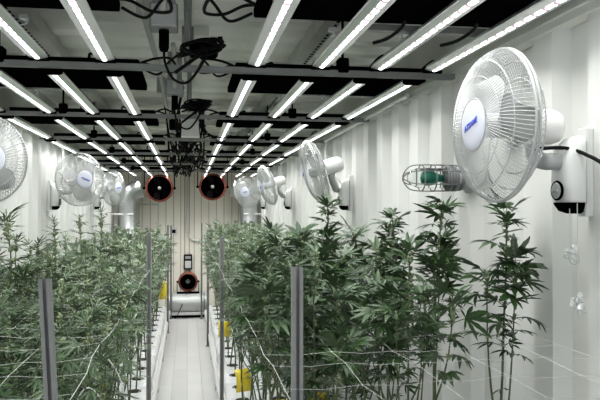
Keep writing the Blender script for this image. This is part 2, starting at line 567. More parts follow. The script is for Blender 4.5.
BOXY = [(2.66, 2.40, -0.088), (4.22, 2.40, -0.076)]
for i, (y, z, x) in enumerate(BOXY):
    lab = ['nearer grey junction box with a black plug hanging beneath', 'farther small grey junction box with a black plug beneath'][i]
    t = empty('junction_box', (x, y, z), lab, 'junction box', 'ceiling junction boxes')
    b = MB().box(-0.052, 0.052, -0.05, 0.05, -0.035, 0.055, 0.005)
    b.box(-0.042, 0.042, -0.042, 0.042, 0.05, HZ - z + 0.004)
    b.build('box_body', M['steel'], t)
    MB().box(-0.046, 0.046, -0.054, -0.048, -0.03, 0.05, 0.002).build('cover_plate', M['lightgrey'], t)
    c = MB().tube(spline([(0.005, -0.75, 0.10), (0.005, -0.3, 0.10), (0.004, -0.18, 0.08), (0.0, -0.11, 0.02), (0.0, -0.05, 0.01)]), 0.012, 8)
    c.tube([(0.0, -0.075, 0.012), (0.0, -0.045, 0.01)], 0.017, 10)
    c.build('conduit_bend', M['paintsteel'], t)
    pl = MB().lathe([(0.0, -0.115), (0.014, -0.115), (0.019, -0.10), (0.019, -0.03), (0.0, -0.03)], 14)
    pl.build('plug', M['black'], t)
    cd = MB()
    x2 = 0.10
    cd.tube(spline([(0, 0, -0.11), (0.005, 0.0, -0.16), (0.035, 0.01, -0.215), (0.085, 0.02, -0.225), (0.13, 0.03, -0.17), (0.16, 0.06, -0.10), (0.14, 0.12, -0.06)]), 0.0055, 6)
    cd.tube(spline([(0.04, 0.02, -0.19), (0.09, 0.03, -0.15), (0.13, 0.08, -0.11), (0.15, 0.12, -0.09), (0.13, 0.15, -0.07)]), 0.0075, 6)
    cd.build('power_cord', M['rubber'], t)
    # cable bundle / adaptor beside it
    ab = empty('power_adaptor', (0.055, y + 0.16, z - 0.045), ['nearer', 'farther'][i] + ' black adaptor with bundled cable tied under the roof conduit', 'adaptor', 'adaptors tied under the roof')
    a = MB().box(-0.05, 0.065, -0.045, 0.045, -0.05, 0.005, 0.01)
    MB().box(-0.060, -0.050, -0.004, 0.004, -0.01, 0.135).build('hanger_strap', M['steel'], ab)
    a.build('adaptor_case', M['black'], ab)
    w = MB()
    for k in range(7):
        ph = rng.uniform(-0.012, 0.012)
        w.tube([(0.0 + (0.075 + 0.003 * k) * math.cos(u), -0.075 + 0.014 * k + 0.015 * math.sin(3 * u + k), -0.025 + 0.024 * math.sin(u + 0.3 * k) + ph) for u in [2 * PI * q / 20 for q in range(20)]], 0.0055, 6, closed=True)
    w.build('cable_bundle', M['rubber'], ab)
t = MB().box(0.03, 0.105, 3.55, 3.63, 2.565, HZ + 0.02, 0.004)
tag(t.build('junction_box', M['fascia']), 'small beige junction box on the roof above the nearer adaptor', 'junction box')
t = empty('ceiling_clip', (0.172, 3.78, 2.575), 'little pale clip with a dark tip hanging from the roof', 'clip')
MB().box(-0.014, 0.014, -0.004, 0.004, -0.025, 0.03, 0.003).build('clip_plate', M['fascia'], t)
MB().box(-0.012, 0.012, -0.012, 0.012, 0.028, HZ - 2.575 + 0.018).build('clip_stem', M['black'], t)
# hanging white controller housing
t = empty('control_housing', (0.018, 5.3, 2.23), 'white box hanging under the middle of the roof among cables', 'control box')
MB().prism([(-0.065, 0.0), (0.07, 0.0), (0.055, 0.20), (-0.055, 0.20)], 'y', -0.06, 0.06).build('housing', M['white'], t)
MB().box(-0.01, 0.01, -0.01, 0.01, 0.20, HZ - 2.23 + 0.004).build('bracket', M['steel'], t)
c = MB()
c.tube(spline([(0.07, -0.02, 0.15), (0.11, 0.0, 0.06), (0.15, 0.0, 0.02), (0.24, 0.02, 0.0), (0.29, 0.04, 0.02)]), 0.006, 6)
c.tube(spline([(-0.06, 0, 0.1), (-0.1, 0, 0.05), (-0.10, 0.05, 0.12), (-0.08, 0.05, 0.25), (-0.05, 0.05, 0.385)]), 0.010, 6)
c.build('power_cord', M['rubber'], t)
t = MB().box(-0.13, -0.09, 5.05, 5.12, 2.26, 2.33, 0.005)
t.box(-0.115, -0.105, 5.08, 5.09, 2.33, 2.51)
tag(t.build('plug_socket', M['black']), 'black socket hanging beside the white roof box', 'socket')
# tangled dark cables towards the far end
spots = [(6.3, 'nearest'), (7.6, 'second'), (8.9, 'third'), (10.0, 'farthest')]
for y, w_ in spots:
    c = MB()
    for k in range(7):
        x0 = rng.uniform(-0.22, 0.0)
        pts = [(x0, y + rng.uniform(-0.1, 0.1), HZ - 0.02)]
        for q in range(4):
            pts.append((pts[-1][0] + rng.uniform(-0.03, 0.12), y + rng.uniform(-0.2, 0.2), rng.uniform(2.14, 2.45)))
        pts.append((rng.uniform(-0.02, 0.2), y + rng.uniform(-0.1, 0.1), HZ - 0.02))
        c.tube(spline(pts, 6), 0.008, 6)
    c.box(-0.06, 0.05, y - 0.04, y + 0.04, 2.28, 2.33, 0.008)
    tag(c.build('cable_tangle', M['rubber']), '%s knot of black cables hanging under the middle of the roof beyond the white box' % w_, 'cables', 'cable knots under the roof')

# white conduits along the walls, bending down to the fans
for sd, ya, yb, z2, lab in ((-1, 3.2, 6.65, 2.06, 'white conduit bending down behind the fan with its face to the camera'),
                            (1, 3.5, 5.66, 2.06, 'white conduit bending down above the second fan on the caged lamp wall'),
                            (1, 6.4, 8.47, 2.06, 'white conduit bending down above the third fan on the caged lamp wall')):
    x = sd * 1.128
    p = MB().tube(spline([(x, ya, 2.285), (x, yb - 0.12, 2.255), (x, yb - 0.03, 2.235), (x, yb, 2.17), (x, yb, z2)], 6), 0.013, 8)
    for yy in (ya + 0.2, (ya + yb) / 2):
        p.box(min(sd * 1.125, sd * 1.175), max(sd * 1.125, sd * 1.168), yy, yy + 0.02, 2.255, 2.295)
    p.box(min(sd * 1.125, sd * 1.175), max(sd * 1.125, sd * 1.168), yb - 0.01, yb + 0.01, 2.10, 2.13)
    tag(p.build('conduit', M['white']), lab, 'conduit')

# ------------------------------------------------------------------ wall fans
RR = 0.222


def cage_profile(front):
    if front:
        return [(0.072, 0.076), (0.10, 0.075), (0.14, 0.070), (0.175, 0.058), (0.202, 0.040), (0.217, 0.018), (RR, 0.002)]
    return [(0.05, -0.062), (0.10, -0.062), (0.15, -0.056), (0.185, -0.043), (0.208, -0.022), (RR, -0.002)]


def cage_mesh(front, nw, wr=0.00125):
    b = MB()
    pr = cage_profile(front)
    for i in range(nw):
        a0 = 2 * PI * i / nw
        pts = []
        for k, (r, z) in enumerate(pr):
            a = a0 + (0.22 * (1 - r / RR) if front else -0.1 * (1 - r / RR))
            pts.append((r * math.cos(a), r * math.sin(a), z))
        b.tube(pts, wr, 4, cap=False)
    for r, z in ((pr[0][0], pr[0][1]), (0.140, 0.069 if front else -0.058), (0.186, 0.05 if front else -0.043)):
        b.tube(ring(r, z, 40), 0.0019, 5, closed=True)
    return b.mesh('front_cage' if front else 'rear_cage', M['wire'])


cage_f, cage_r = cage_mesh(True, 110), cage_mesh(False, 90)
far_f, far_r = cage_mesh(True, 84, 0.0018), cage_mesh(False, 72, 0.0018)
rim_me = MB().tube(ring(RR - 0.001, 0.006, 64), 0.0042, 6, closed=True).tube(ring(RR - 0.001, -0.006, 64), 0.0042, 6, closed=True).mesh('cage_rim', M['wire'])
badge_me = MB().lathe([(0.0, 0.0845), (0.05, 0.083), (0.068, 0.080), (0.075, 0.076), (0.075, 0.070), (0.0, 0.070)], 40).mesh('badge', M['badge'])
badge_ring = MB().tube(ring(0.0755, 0.076, 40), 0.0022, 6, closed=True).mesh('badge_ring', M['greyplastic'])
motor_me = MB().lathe([(0.0, -0.205), (0.030, -0.203), (0.046, -0.192), (0.053, -0.17), (0.055, -0.08), (0.05, -0.066), (0.0, -0.066)], 28).mesh('motor_housing', M['white'])
hub_me = MB().lathe([(0.0, 0.048), (0.025, 0.046), (0.036, 0.036), (0.038, -0.02), (0.03, -0.05), (0.012, -0.066), (0.0, -0.066)], 24).mesh('blade_hub', M['blade'])
plate_me = MB().box(-0.022, 0.022, 0.0, 0.003, -0.02, 0.02)
# one broad blade, swept and pitched
bl = MB()
vs, fs = [], []
NR, NA = 8, 8
for i in range(NR + 1):
    r = 0.034 + (0.190 - 0.034) * i / NR
    u = i / NR
    half = 0.35 + 0.52 * math.sin(PI * min(1, u * 0.86 + 0.1)) ** 0.8
    half *= math.sqrt(max(0.03, 1 - u ** 5))
    for j in range(NA + 1):
        w_ = j / NA * 2 - 1
        a = w_ * half * 0.66 + 0.25 * u
        vs.append((r * math.cos(a), r * math.sin(a), 0.008 + 0.045 * w_ * (0.45 + 0.35 * u) * min(1, 0.5 + u)))
n1 = len(vs)
vs += [(x, y, z - 0.003) for x, y, z in vs]
for i in range(NR):
    for j in range(NA):
        q = i * (NA + 1) + j
        fs.append((q, q + NA + 1, q + NA + 2, q + 1))
        fs.append((q + n1, q + 1 + n1, q + NA + 2 + n1, q + NA + 1 + n1))
edge = [j for j in range(NA)]
for i in range(NR):
    for q, q2 in ((i * (NA + 1), (i + 1) * (NA + 1)), (i * (NA + 1) + NA, (i + 1) * (NA + 1) + NA)):
        fs.append((q, q + n1, q2 + n1, q2))
for j in range(NA):
    for b0 in (0, NR * (NA + 1)):
        fs.append((b0 + j, b0 + j + 1, b0 + j + 1 + n1, b0 + j + n1))
bl.add(vs, fs, True)
blade_me = bl.mesh('blade', M['blade'])


def text_mesh(body, size, material, slant=0.25, depth=0.0012):
    cu = bpy.data.curves.new('lettering', 'FONT')
    cu.body = body
    cu.size = size
    cu.extrude = depth
    cu.shear = slant
    cu.align_x = 'CENTER'
    cu.align_y = 'CENTER'
    cu.offset = 0.0003
    tmp = bpy.data.objects.new('lettering', cu)
    COL.objects.link(tmp)
    dg = bpy.context.evaluated_depsgraph_get()
    me = bpy.data.meshes.new_from_object(tmp.evaluated_get(dg))
    bpy.data.objects.remove(tmp)
    me.materials.clear()
    me.materials.append(material)
    return me


logo_me = text_mesh('ATSAME', 0.022, M['blue'])

# wall box: rounded tapering housing, local +x out of the wall
wb = MB()
secs = [(-0.105, 0.018, 0.030), (-0.098, 0.034, 0.046), (-0.07, 0.044, 0.060), (-0.02, 0.046, 0.066), (0.04, 0.046, 0.064), (0.075, 0.043, 0.052), (0.095, 0.034, 0.034), (0.102, 0.018, 0.018)]
vs, fs = [], []
NS = 20
for z, hy, dx in secs:
    for k in range(NS):
        a = 2 * PI * k / NS
        ca, sa = math.cos(a), math.sin(a)
        q = 0.55
        x = 0.032 + dx / 2 + dx / 2 * math.copysign(abs(ca) ** q, ca)
        yv = hy * math.copysign(abs(sa) ** q, sa)
        vs.append((x, yv, z))
for i in range(len(secs) - 1):
    for k in range(NS):
        k2 = (k + 1) % NS
        fs.append((i * NS + k, i * NS + k2, (i + 1) * NS + k2, (i + 1) * NS + k))
fs.append(tuple(range(NS))[::-1])
fs.append(tuple(range((len(secs) - 1) * NS, len(secs) * NS)))
wb.add(vs, fs, True)
box_me = wb.mesh('control_box', M['white'])
board = MB().box(0.0, 0.026, -0.022, 0.022, -0.125, 0.135, 0.003)
board_me = board.mesh('mounting_board', M['white'])
board2_me = MB().box(0.024, 0.038, -0.028, 0.028, -0.09, 0.095, 0.003).mesh('back_plate', M['lightgrey'])
black_cap = MB()
vs, fs = [], []
for z, hy, dx in ((-0.108, 0.015, 0.032), (-0.101, 0.034, 0.048), (-0.086, 0.041, 0.057), (-0.078, 0.043, 0.060)):
    for k in range(NS):
        a = 2 * PI * k / NS
        ca, sa = math.cos(a), math.sin(a)
        vs.append((0.034 + dx / 2 + dx / 2 * math.copysign(abs(ca) ** 0.55, ca), hy * math.copysign(abs(sa) ** 0.55, sa), z))
for i in range(3):
    for k in range(NS):
        k2 = (k + 1) % NS
        fs.append((i * NS + k, i * NS + k2, (i + 1) * NS + k2, (i + 1) * NS + k))
fs.append(tuple(range(NS))[::-1])
black_cap.add(vs, fs, True)
blackcap_me = black_cap.mesh('bottom_cap', M['black'])


def wall_fan(side, y, headw, axis, label, logo_rot=0.0, spin=0.0, dark_dial=True, zroot=1.80):
    """side +1/-1 wall; headw: world centre of the cage; axis: world facing direction."""
    t = empty('wall_fan', (side * WX, y, zroot), label, 'fan', 'white wall fans', (0, 0, PI if side > 0 else 0))
    R = Matrix.Rotation(-PI if side > 0 else 0, 3, 'Z')
    hc = R @ (Vector(headw) - Vector((side * WX, y, zroot)))
    ax = (R @ Vector(axis)).normalized()
    zx = ax
    xx = Vector((0, 0, 1)).cross(zx).normalized()
    yy = zx.cross(xx)
    rot = Matrix((xx, yy, zx)).transposed().to_4x4()
    H = Matrix.Translation(hc) @ rot

    def hp(name, me, extra=None, parent=None):
        o_ = link(name, me, t if parent is None else parent)
        if parent is None:
            o_.matrix_local = H @ extra if extra is not None else H
        elif extra is not None:
            o_.matrix_local = extra
        return o_

    link('mounting_board', board_me, t)
    link('back_plate', board2_me, t)
    cbx = link('control_box', box_me, t)
    cbx.scale = (1.08, 1.2, 1.08)
    cbx.location = (-0.003, 0, 0)
    link('bottom_cap', blackcap_me, cbx)
    dm = Matrix.Translation((0.096, 0.0, -0.046)) @ Matrix.Rotation(PI / 2, 4, 'Y')
    dl = MB().lathe([(0.0, 0.009), (0.018, 0.009), (0.022, 0.006), (0.025, 0.0), (0.0, 0.0)], 20, dm)
    dl.box(-0.003, 0.003, -0.015, 0.015, 0.008, 0.014, mtx=dm)
    MB().tube([(0.024 * math.cos(q * PI / 12), 0.024 * math.sin(q * PI / 12), 0.003) for q in range(24)], 0.0035, 6, closed=True, mtx=dm).build('dial_ring', M['black'], cbx)
    dl.build('speed_dial', M['greyplastic'] if dark_dial else M['white'], cbx)
    hp('front_cage', cage_f if y < 3 else far_f)
    hp('rear_cage', cage_r if y < 3 else far_r)
    hp('cage_rim', rim_me)
    bd = hp('badge', badge_me)
    hp('badge_ring', badge_ring, None, bd)
    hp('logo', logo_me, Matrix.Translation((0, 0, 0.0852)) @ Matrix.Rotation(logo_rot, 4, 'Z'), bd)
    hub = hp('blade_hub', hub_me)
    for k in range(3):
        hp('blade', blade_me, Matrix.Rotation(spin + k * 2 * PI / 3, 4, 'Z'))
    mo = hp('motor_housing', motor_me)
    link('rating_plate', MB().box(-0.02, 0.02, -0.0565, -0.053, -0.14, -0.095).mesh('rating_plate', M['greyplastic']), mo)
    # neck below the motor and the arm back to the wall box
    m0 = hc - ax * 0.12
    down = Vector((m0.x, m0.y, m0.z - 0.095))
    wallp = Vector((0.075, 0.0, 0.035))
    arm = MB().tube(spline([wallp, Vector((0.12, 0.0, 0.035)), Vector(((0.12 + down.x) / 2, down.y * 0.6, (0.03 + down.z) / 2)), down + Vector((0, 0, 0.01)), down + Vector((0.0, 0, 0.06))], 6), 0.025, 14)
    arm.tube([down + Vector((0, 0, 0.025)), Vector((m0.x, m0.y, m0.z - 0.045))], 0.026, 14)
    arm.build('arm', M['lightgrey'], t)
    MB().tube(spline([m0 + Vector((0, 0, -0.05)), (m0 + wallp) / 2 + Vector((0.0, 0.02, -0.01)), wallp + Vector((0.0, 0.02, 0.03)), wallp + Vector((-0.01, 0.0, 0.06))], 6), 0.0035, 6).build('fan_cord', M['white'], t)
    return t


wall_fan(1, 1.90, (0.893, 1.925, 1.940), (-0.995, -0.06, 0.0), 'large nearest white wall fan with blue logo on its hub, beside the caged lamp', 0.30, 2.0)
wall_fan(1, 4.90, (0.873, 4.78, 1.955), (-0.955, 0.06, -0.29), 'white wall fan seen edge on and tilted down, second on the caged lamp wall', 0.2, 0.4)
wall_fan(1, 7.75, (0.858, 7.55, 1.945), (-0.93, -0.12, -0.30), 'white wall fan tilted down, third on the caged lamp wall', 0.2, 1.2)
wall_fan(1, 10.35, (0.842, 9.9, 1.93), (-0.60, -0.78, -0.12), 'farthest white wall fan on the caged lamp wall, in front of the duct elbow', 0.2, 0.1)
wall_fan(-1, 3.40, (-0.985, 3.62, 1.940), (0.62, -0.78, 0.02), 'white wall fan cut off by the photo edge, nearest opposite the caged lamp', -0.15, 1.0)
wall_fan(-1, 6.20, (-0.890, 6.08, 1.938), (0.62, -0.78, 0.0), 'white wall fan facing the camera with blue logo, second opposite the caged lamp', -0.35, -1.55)
wall_fan(-1, 8.95, (-0.910, 8.9, 1.946), (0.88, -0.47, 0.0), 'farthest white wall fan opposite the caged lamp, turned to the aisle', 0.1, 0.6)

# black flex that runs from the nearest fan's box out of the frame
t = MB().tube(spline([(0.985, 1.895, 1.868), (1.04, 1.87, 1.873), (1.092, 1.86, 1.868), (1.118, 1.80, 1.84), (1.14, 1.72, 1.80), (1.16, 1.55, 1.76), (1.16, 1.30, 1.74)]), 0.0055, 8)
tag(t.build('power_cable', M['rubber']), 'black flex curving off the nearest fan arm along the white wall', 'cable')

# pull cords with knotted clear bags under the nearest fan
for (x, y, zt, zb, lab) in ((1.085, 1.865, 1.715, 1.575, 'shorter white pull cord with a crumpled clear bag under the nearest fan'), (1.10, 1.85, 1.715, 1.435, 'longer white pull cord with a crumpled clear bag under the nearest fan')):
    t = empty('pull_cord', (x, y, zb), lab, 'pull cord', 'pull cords under the nearest fan')
    MB().tube([(0, 0, 0), (0.001, 0, (zt - zb) * 0.5), (0, 0, zt - zb)], 0.0013, 5).build('cord', M['string'], t)
    r2 = random.Random(int(zb * 1000))
    bg = MB()
    for lob in range(3):
        cx, cy, cz = r2.uniform(-0.011, 0.011), r2.uniform(-0.013, 0.013), -0.014 * lob + 0.006
        prof_b = []
        for u in range(7):
            v_ = PI * u / 6
            prof_b.append((v_, [r2.uniform(0.006, 0.017) for q in range(9)]))
        vs_, fs_ = [], []
        for v_, rr in prof_b:
            for q in range(9):
                a = 2 * PI * q / 9
                vs_.append((cx + rr[q] * math.sin(v_) * math.cos(a), cy + rr[q] * math.sin(v_) * math.sin(a), cz + 0.017 * math.cos(v_)))
        for u in range(6):
            for q in range(9):
                fs_.append((u * 9 + q, (u + 1) * 9 + q, (u + 1) * 9 + (q + 1) % 9, u * 9 + (q + 1) % 9))
        bg.add(vs_, fs_, False)
    bg.lathe([(0.0, -0.008), (0.006, -0.004), (0.007, 0.003), (0.0, 0.008)], 8)
    bg.build('knotted_bag', M['clear'], t)

# ------------------------------------------------------------------ caged lamp on the wall
t = empty('caged_lamp', (WX, 2.78, 1.824), 'caged glass lamp with a green bulb on the white wall behind the nearest fan', 'lamp', None, (0, -PI / 2, 0))
MB().lathe([(0.0, 0.0), (0.062, 0.0), (0.064, 0.015), (0.05, 0.03), (0.046, 0.075), (0.0, 0.075)], 28).build('lamp_base', M['lightgrey'], t)
c = MB()
for z in (0.05, 0.075, 0.10):
    c.lathe([(0.040, z - 0.006), (0.052, z - 0.006), (0.054, z), (0.052, z + 0.006), (0.040, z + 0.006)], 28)
c.lathe([(0.0, 0.12), (0.030, 0.12), (0.044, 0.11), (0.044, 0.05)], 28)
c.build('collar', M['guardgrey'], t)
MB().lathe([(0.042, 0.105), (0.043, 0.20), (0.040, 0.235), (0.028, 0.262), (0.012, 0.273), (0.0, 0.275)], 28).build('glass_globe', M['glass'], t)
MB().lathe([(0.0, 0.12), (0.014, 0.122), (0.016, 0.145), (0.027, 0.165), (0.030, 0.19), (0.022, 0.212), (0.0, 0.220)], 20).build('green_bulb', M['greenbulb'], t)
c = MB()
for k in range(6):
    a = k * PI / 3
    ca, sa = math.cos(a), math.sin(a)
    c.tube(spline([(0.053 * ca, 0.053 * sa, 0.06), (0.054 * ca, 0.054 * sa, 0.15), (0.054 * ca, 0.054 * sa, 0.225), (0.046 * ca, 0.046 * sa, 0.265), (0.022 * ca, 0.022 * sa, 0.288), (0, 0, 0.294)], 5), 0.0026, 6)
for z in (0.115, 0.165, 0.215):
    c.tube(ring(0.054, z, 32), 0.0026, 6, closed=True)
c.build('wire_guard', M['guardgrey'], t)

# ------------------------------------------------------------------ far end: axial fans, ducts, controller, blower
for x, z, lab in ((-0.437, 2.01, 'orange round exhaust fan on black bracket, beside the fully visible elbow duct'),
                  (0.393, 2.035, 'orange round exhaust fan on black bracket, on the caged lamp side of the end wall')):
    t = empty('exhaust_fan', (x, 11.25, z), lab, 'fan', 'orange exhaust fans', (PI / 2, 0, 0))
    R0 = 0.205
    h = MB().lathe([(R0 - 0.016, 0.09), (R0 + 0.008, 0.09), (R0 + 0.010, 0.075), (R0, 0.065), (R0, -0.065), (R0 + 0.010, -0.075), (R0 + 0.008, -0.09), (R0 - 0.016, -0.09), (R0 - 0.016, 0.09)], 40)
    h.build('housing', M['orange'], t)
    MB().lathe([(0.0, -0.08), (R0 - 0.014, -0.08), (R0 - 0.014, -0.086), (0.0, -0.086)], 32).build('rear_screen', M['black'], t)
    MB().lathe([(0.0, 0.05), (0.022, 0.049), (0.028, 0.04), (0.028, 0.03), (0.0, 0.03)], 20).build('hub_cap', M['silver'], t)
    MB().lathe([(0.0, 0.03), (0.055, 0.028), (0.06, -0.03), (0.0, -0.03)], 24).build('motor', M['black'], t)
    for k in range(5):
        a = 2 * PI * k / 5 + 0.5
        rot = Matrix.Rotation(a, 4, 'Z')
        vs = [(0.05, -0.025, 0.015), (0.05, 0.03, -0.02), (0.12, 0.065, -0.03), (0.18, 0.075, -0.025), (0.18, -0.02, 0.02), (0.12, -0.035, 0.02)]
        bb = MB().add(vs + [(v[0], v[1], v[2] - 0.004) for v in vs], [(0, 1, 2, 5), (5, 2, 3, 4), (11, 8, 7, 6), (10, 9, 8, 11), (0, 6, 7, 1), (1, 7, 8, 2), (2, 8, 9, 3), (3, 9, 10, 4), (4, 10, 11, 5), (5, 11, 6, 0)], False, rot)
        bb.build('blade', M['rubber'] if k % 2 else M['black'], t)
    gsp = MB()
    for k in range(4):
        a = k * PI / 2 + 0.3
        gsp.tube([(0.02 * math.cos(a), 0.02 * math.sin(a), 0.045), (0.19 * math.cos(a), 0.19 * math.sin(a), 0.075)], 0.003, 5)
    for r in (0.08, 0.13):
        gsp.tube(ring(r, 0.06, 36), 0.002, 5, closed=True)
    gsp.build('guard', M['black'], t)
    for s_ in (-1, 1):
        br_ = MB().box(s_ * 0.235 - 0.008, s_ * 0.235 + 0.008, -0.02, HZ - z + 0.003, -0.02, 0.02)
        br_.tube([(s_ * 0.21, 0, 0), (s_ * 0.255, 0, 0)], 0.018, 12)
        br_.build('bracket_arm', M['black'], t)
    inn = 1 if x < 0 else -1
    MB().tube([(inn * 0.235, HZ - z - 0.12, 0.0), (inn * 0.235 + inn * 0.19, HZ - z - 0.02, 0.0)], 0.007, 6).build('bracket_brace', M['black'], t)


def elbow(side, x, ze, xo, label):
    t = empty('elbow_duct', (x, 11.3, 0.0), label, 'duct', 'galvanised elbow ducts')
    r = 0.15
    MB().lathe([(r, 0.0), (r, 0.5), (r + 0.006, 0.505), (r + 0.006, 0.53), (r, 0.535), (r, 1.2), (r + 0.006, 1.205), (r + 0.006, 1.23), (r, 1.235), (r, ze)], 28).build('vertical_pipe', M['duct'], t)
    e = MB()
    pts = []
    RB = 0.20
    ang = 1.25
    prev = None
    segs = 5
    for k in range(segs + 1):
        a = ang * k / segs
        c = Vector((-side * RB * (1 - math.cos(a)), 0, ze + RB * math.sin(a)))
        pts.append(c)
    d = Vector((-side * math.sin(ang), 0, math.cos(ang)))
    pts.append(pts[-1] + d * xo)
    e.tube(pts, r, 28, cap=False)
    for k in (1, 2, 3, 4, 5):
        dd = (pts[k + 1] - pts[k - 1]).normalized()
        e.tube([pts[k] - dd * 0.006, pts[k] + dd * 0.006], r + 0.004, 28, cap=True)
    e.build('elbow_bend', M['duct'], t)
    e = MB()
    e.tube([pts[-1] - d * 0.03, pts[-1] + d * 0.012], r + 0.008, 28, cap=False)
    e.tube([pts[-1] + d * 0.010, pts[-1] + d * 0.0], r - 0.006, 28, cap=True)
    e.build('outlet_collar', M['duct'], t)
    s_ = MB().tube([(-0.24, -0.10, 1.60), (0.10, -0.155, 1.60)] if side < 0 else [(0.18, -0.10, 1.60), (-0.10, -0.155, 1.60)], 0.012, 8)
    s_.build('support_rod', M['white'], t)


elbow(-1, -0.93, 1.80, 0.07, 'shiny galvanised elbow duct standing at the end wall opposite the caged lamp')
elbow(1, 0.985, 1.80, 0.13, 'shiny galvanised elbow duct behind the farthest fan on the caged lamp wall')

# conduit, socket and controller on the end wall
p = MB().tube(spline([(-0.008, 11.67, HZ - 0.002), (-0.008, 11.67, 2.0), (-0.008, 11.67, 1.42), (0.01, 11.67, 1.27), (0.07, 11.67, 1.18), (0.2, 11.67, 1.155), (0.42, 11.67, 1.15)], 6), 0.017, 8)
for z in (2.2, 1.7):
    p.box(-0.03, 0.014, 11.66, 11.702, z, z + 0.02)
tag(p.build('conduit', M['white']), 'white conduit running down the end wall and curving to the caged lamp side', 'conduit')
t = empty('wall_socket', (-0.22, Y1, 1.315), 'small white socket plate with a black insert on the end wall', 'socket')
MB().box(-0.055, 0.055, -0.02, 0, -0.055, 0.055, 0.004).build('plate', M['white'], t)
MB().box(-0.028, 0.028, -0.034, -0.018, -0.03, 0.03, 0.003).build('insert', M['black'], t)
t = empty('controller', (0.01, Y1, 0.81), 'black controller with a white front hanging on the end wall above the blower', 'controller')
MB().box(-0.068, 0.068, -0.05, 0, -0.12, 0.125, 0.008).build('case', M['black'], t)
MB().box(-0.05, 0.05, -0.056, -0.048, -0.10, 0.02, 0.004).build('front_panel', M['white'], t)
MB().box(-0.045, 0.045, -0.054, -0.048, 0.05, 0.10, 0.003).build('display', M['greyplastic'], t)
MB().tube(spline([(0.02, -0.03, -0.12), (0.025, -0.03, -0.16), (0.02, -0.05, -0.2)], 5), 0.006, 6).build('power_cord', M['rubber'], t)

t = empty('floor_plinth', (0.01, 11.4, 0.0), 'low pale box at the end of the aisle beneath the blower', 'box')
MB().box(-0.285, 0.285, -0.14, 0.27, 0.0, 0.33, 0.006).build('plinth_body', M['ductgrey'], t)
t = empty('floor_duct', (0.01, 11.06, 0.0), 'thick grey duct lying across the far end of the aisle', 'duct')
MB().tube([(-0.29, 0, 0.20), (0.29, 0, 0.20)], 0.155, 28).build('duct_pipe', M['ductgrey'], t)
b = MB()
for x in (-0.25, 0.25):
    b.tube([(x - 0.012, 0, 0.20), (x + 0.012, 0, 0.20)], 0.162, 28)
b.build('clamp_band', M['steel'], t)
MB().box(-0.25, 0.25, -0.05, 0.05, 0.0, 0.06).build('cradle', M['black'], t)
MB().box(-0.29, 0.29, -0.165, -0.15, 0.055, 0.095, 0.003).build('edge_strip', M['tray'], t)

t = empty('blower_fan', (0.01, 11.42, 0.33), 'terracotta drum blower with black guard standing on the low box', 'fan')
bm = Matrix.Translation((0, 0, 0.185)) @ Matrix.Rotation(PI / 2, 4, 'X')
MB().lathe([(0.128, 0.10), (0.152, 0.10), (0.155, 0.088), (0.146, 0.078), (0.146, -0.078), (0.155, -0.088), (0.152, -0.10), (0.128, -0.10), (0.128, 0.10)], 36, bm).build('drum', M['copper'], t)
MB().lathe([(0.0, -0.085), (0.13, -0.085), (0.13, -0.092), (0.0, -0.092)], 28, bm).build('rear_screen', M['black'], t)
g = MB()
for r in (0.03, 0.06, 0.09, 0.115):
    g.tube(ring(r, 0.098, 32), 0.003, 5, closed=True, mtx=bm)
for k in range(6):
    a = k * PI / 3
    g.tube([(0.02 * math.cos(a), 0.02 * math.sin(a), 0.098), (0.135 * math.cos(a), 0.135 * math.sin(a), 0.098)], 0.003, 5, mtx=bm)
g.build('guard', M['black'], t)
MB().lathe([(0.0, 0.06), (0.035, 0.058), (0.04, -0.04), (0.0, -0.04)], 20, bm).build('motor', M['greyplastic'], t)
for k in range(5):
    rot = bm @ Matrix.Rotation(2 * PI * k / 5, 4, 'Z')
    vs = [(0.03, -0.02, 0.02), (0.03, 0.02, -0.02), (0.115, 0.045, -0.025), (0.115, -0.02, 0.025)]
    MB().add(vs + [(v[0], v[1], v[2] - 0.004) for v in vs], [(0, 1, 2, 3), (7, 6, 5, 4), (0, 4, 5, 1), (1, 5, 6, 2), (2, 6, 7, 3), (3, 7, 4, 0)], False, rot).build('blade', M['black'], t)
s_ = MB()
for sx in (-1, 1):
    s_.box(sx * 0.172 - 0.006, sx * 0.172 + 0.006, -0.02, 0.02, 0.0, 0.2)
    s_.tube([(sx * 0.15, 0, 0.185), (sx * 0.182, 0, 0.185)], 0.016, 10)
s_.box(-0.178, 0.178, -0.08, -0.06, 0.0, 0.016)
s_.box(-0.178, 0.178, 0.06, 0.08, 0.0, 0.016)
s_.box(-0.178, -0.162, -0.08, 0.08, 0.0, 0.016)
s_.box(0.162, 0.178, -0.08, 0.08, 0.0, 0.016)
s_.build('stand', M['black'], t)
MB().tube(spline([(0.05, -0.09, 0.03), (0.03, -0.2, 0.06), (-0.02, -0.36, 0.04), (-0.09, -0.52, -0.12), (-0.16, -0.56, -0.27), (-0.2, -0.55, -0.322)], 6), 0.006, 6).build('power_cord', M['rubber'], t)

# ------------------------------------------------------------------ benches, slabs, posts
BY0, BY1 = 1.15, 10.75
BT = 0.14
for sd in (1, -1):
    t = empty('growing_bench', (sd * 0.7, BY0, 0), 'long low white %s' % SIDE[sd], 'bench', 'low white benches')
    L = BY1 - BY0
    x0, x1 = (-0.40, 0.44)
    b = MB().box(min(sd * x0, sd * x1), max(sd * x0, sd * x1), 0, L, BT - 0.03, BT, 0.003)
    b.build('tray', M['tray'], t)
    r = MB().box(min(sd * -0.445, sd * -0.40), max(sd * -0.445, sd * -0.40), 0, L, BT - 0.05, BT + 0.012, 0.004)
    r.build('front_rail', M['white'], t)
    for k in range(8):
        yy = 0.2 + k * (L - 0.4) / 7
        for x in (-0.42, 0.38):
            MB().box(sd * x - 0.018, sd * x + 0.018, yy - 0.018, yy + 0.018, 0, BT - 0.03).build('leg', M['post'], t)

slab_cache = {}


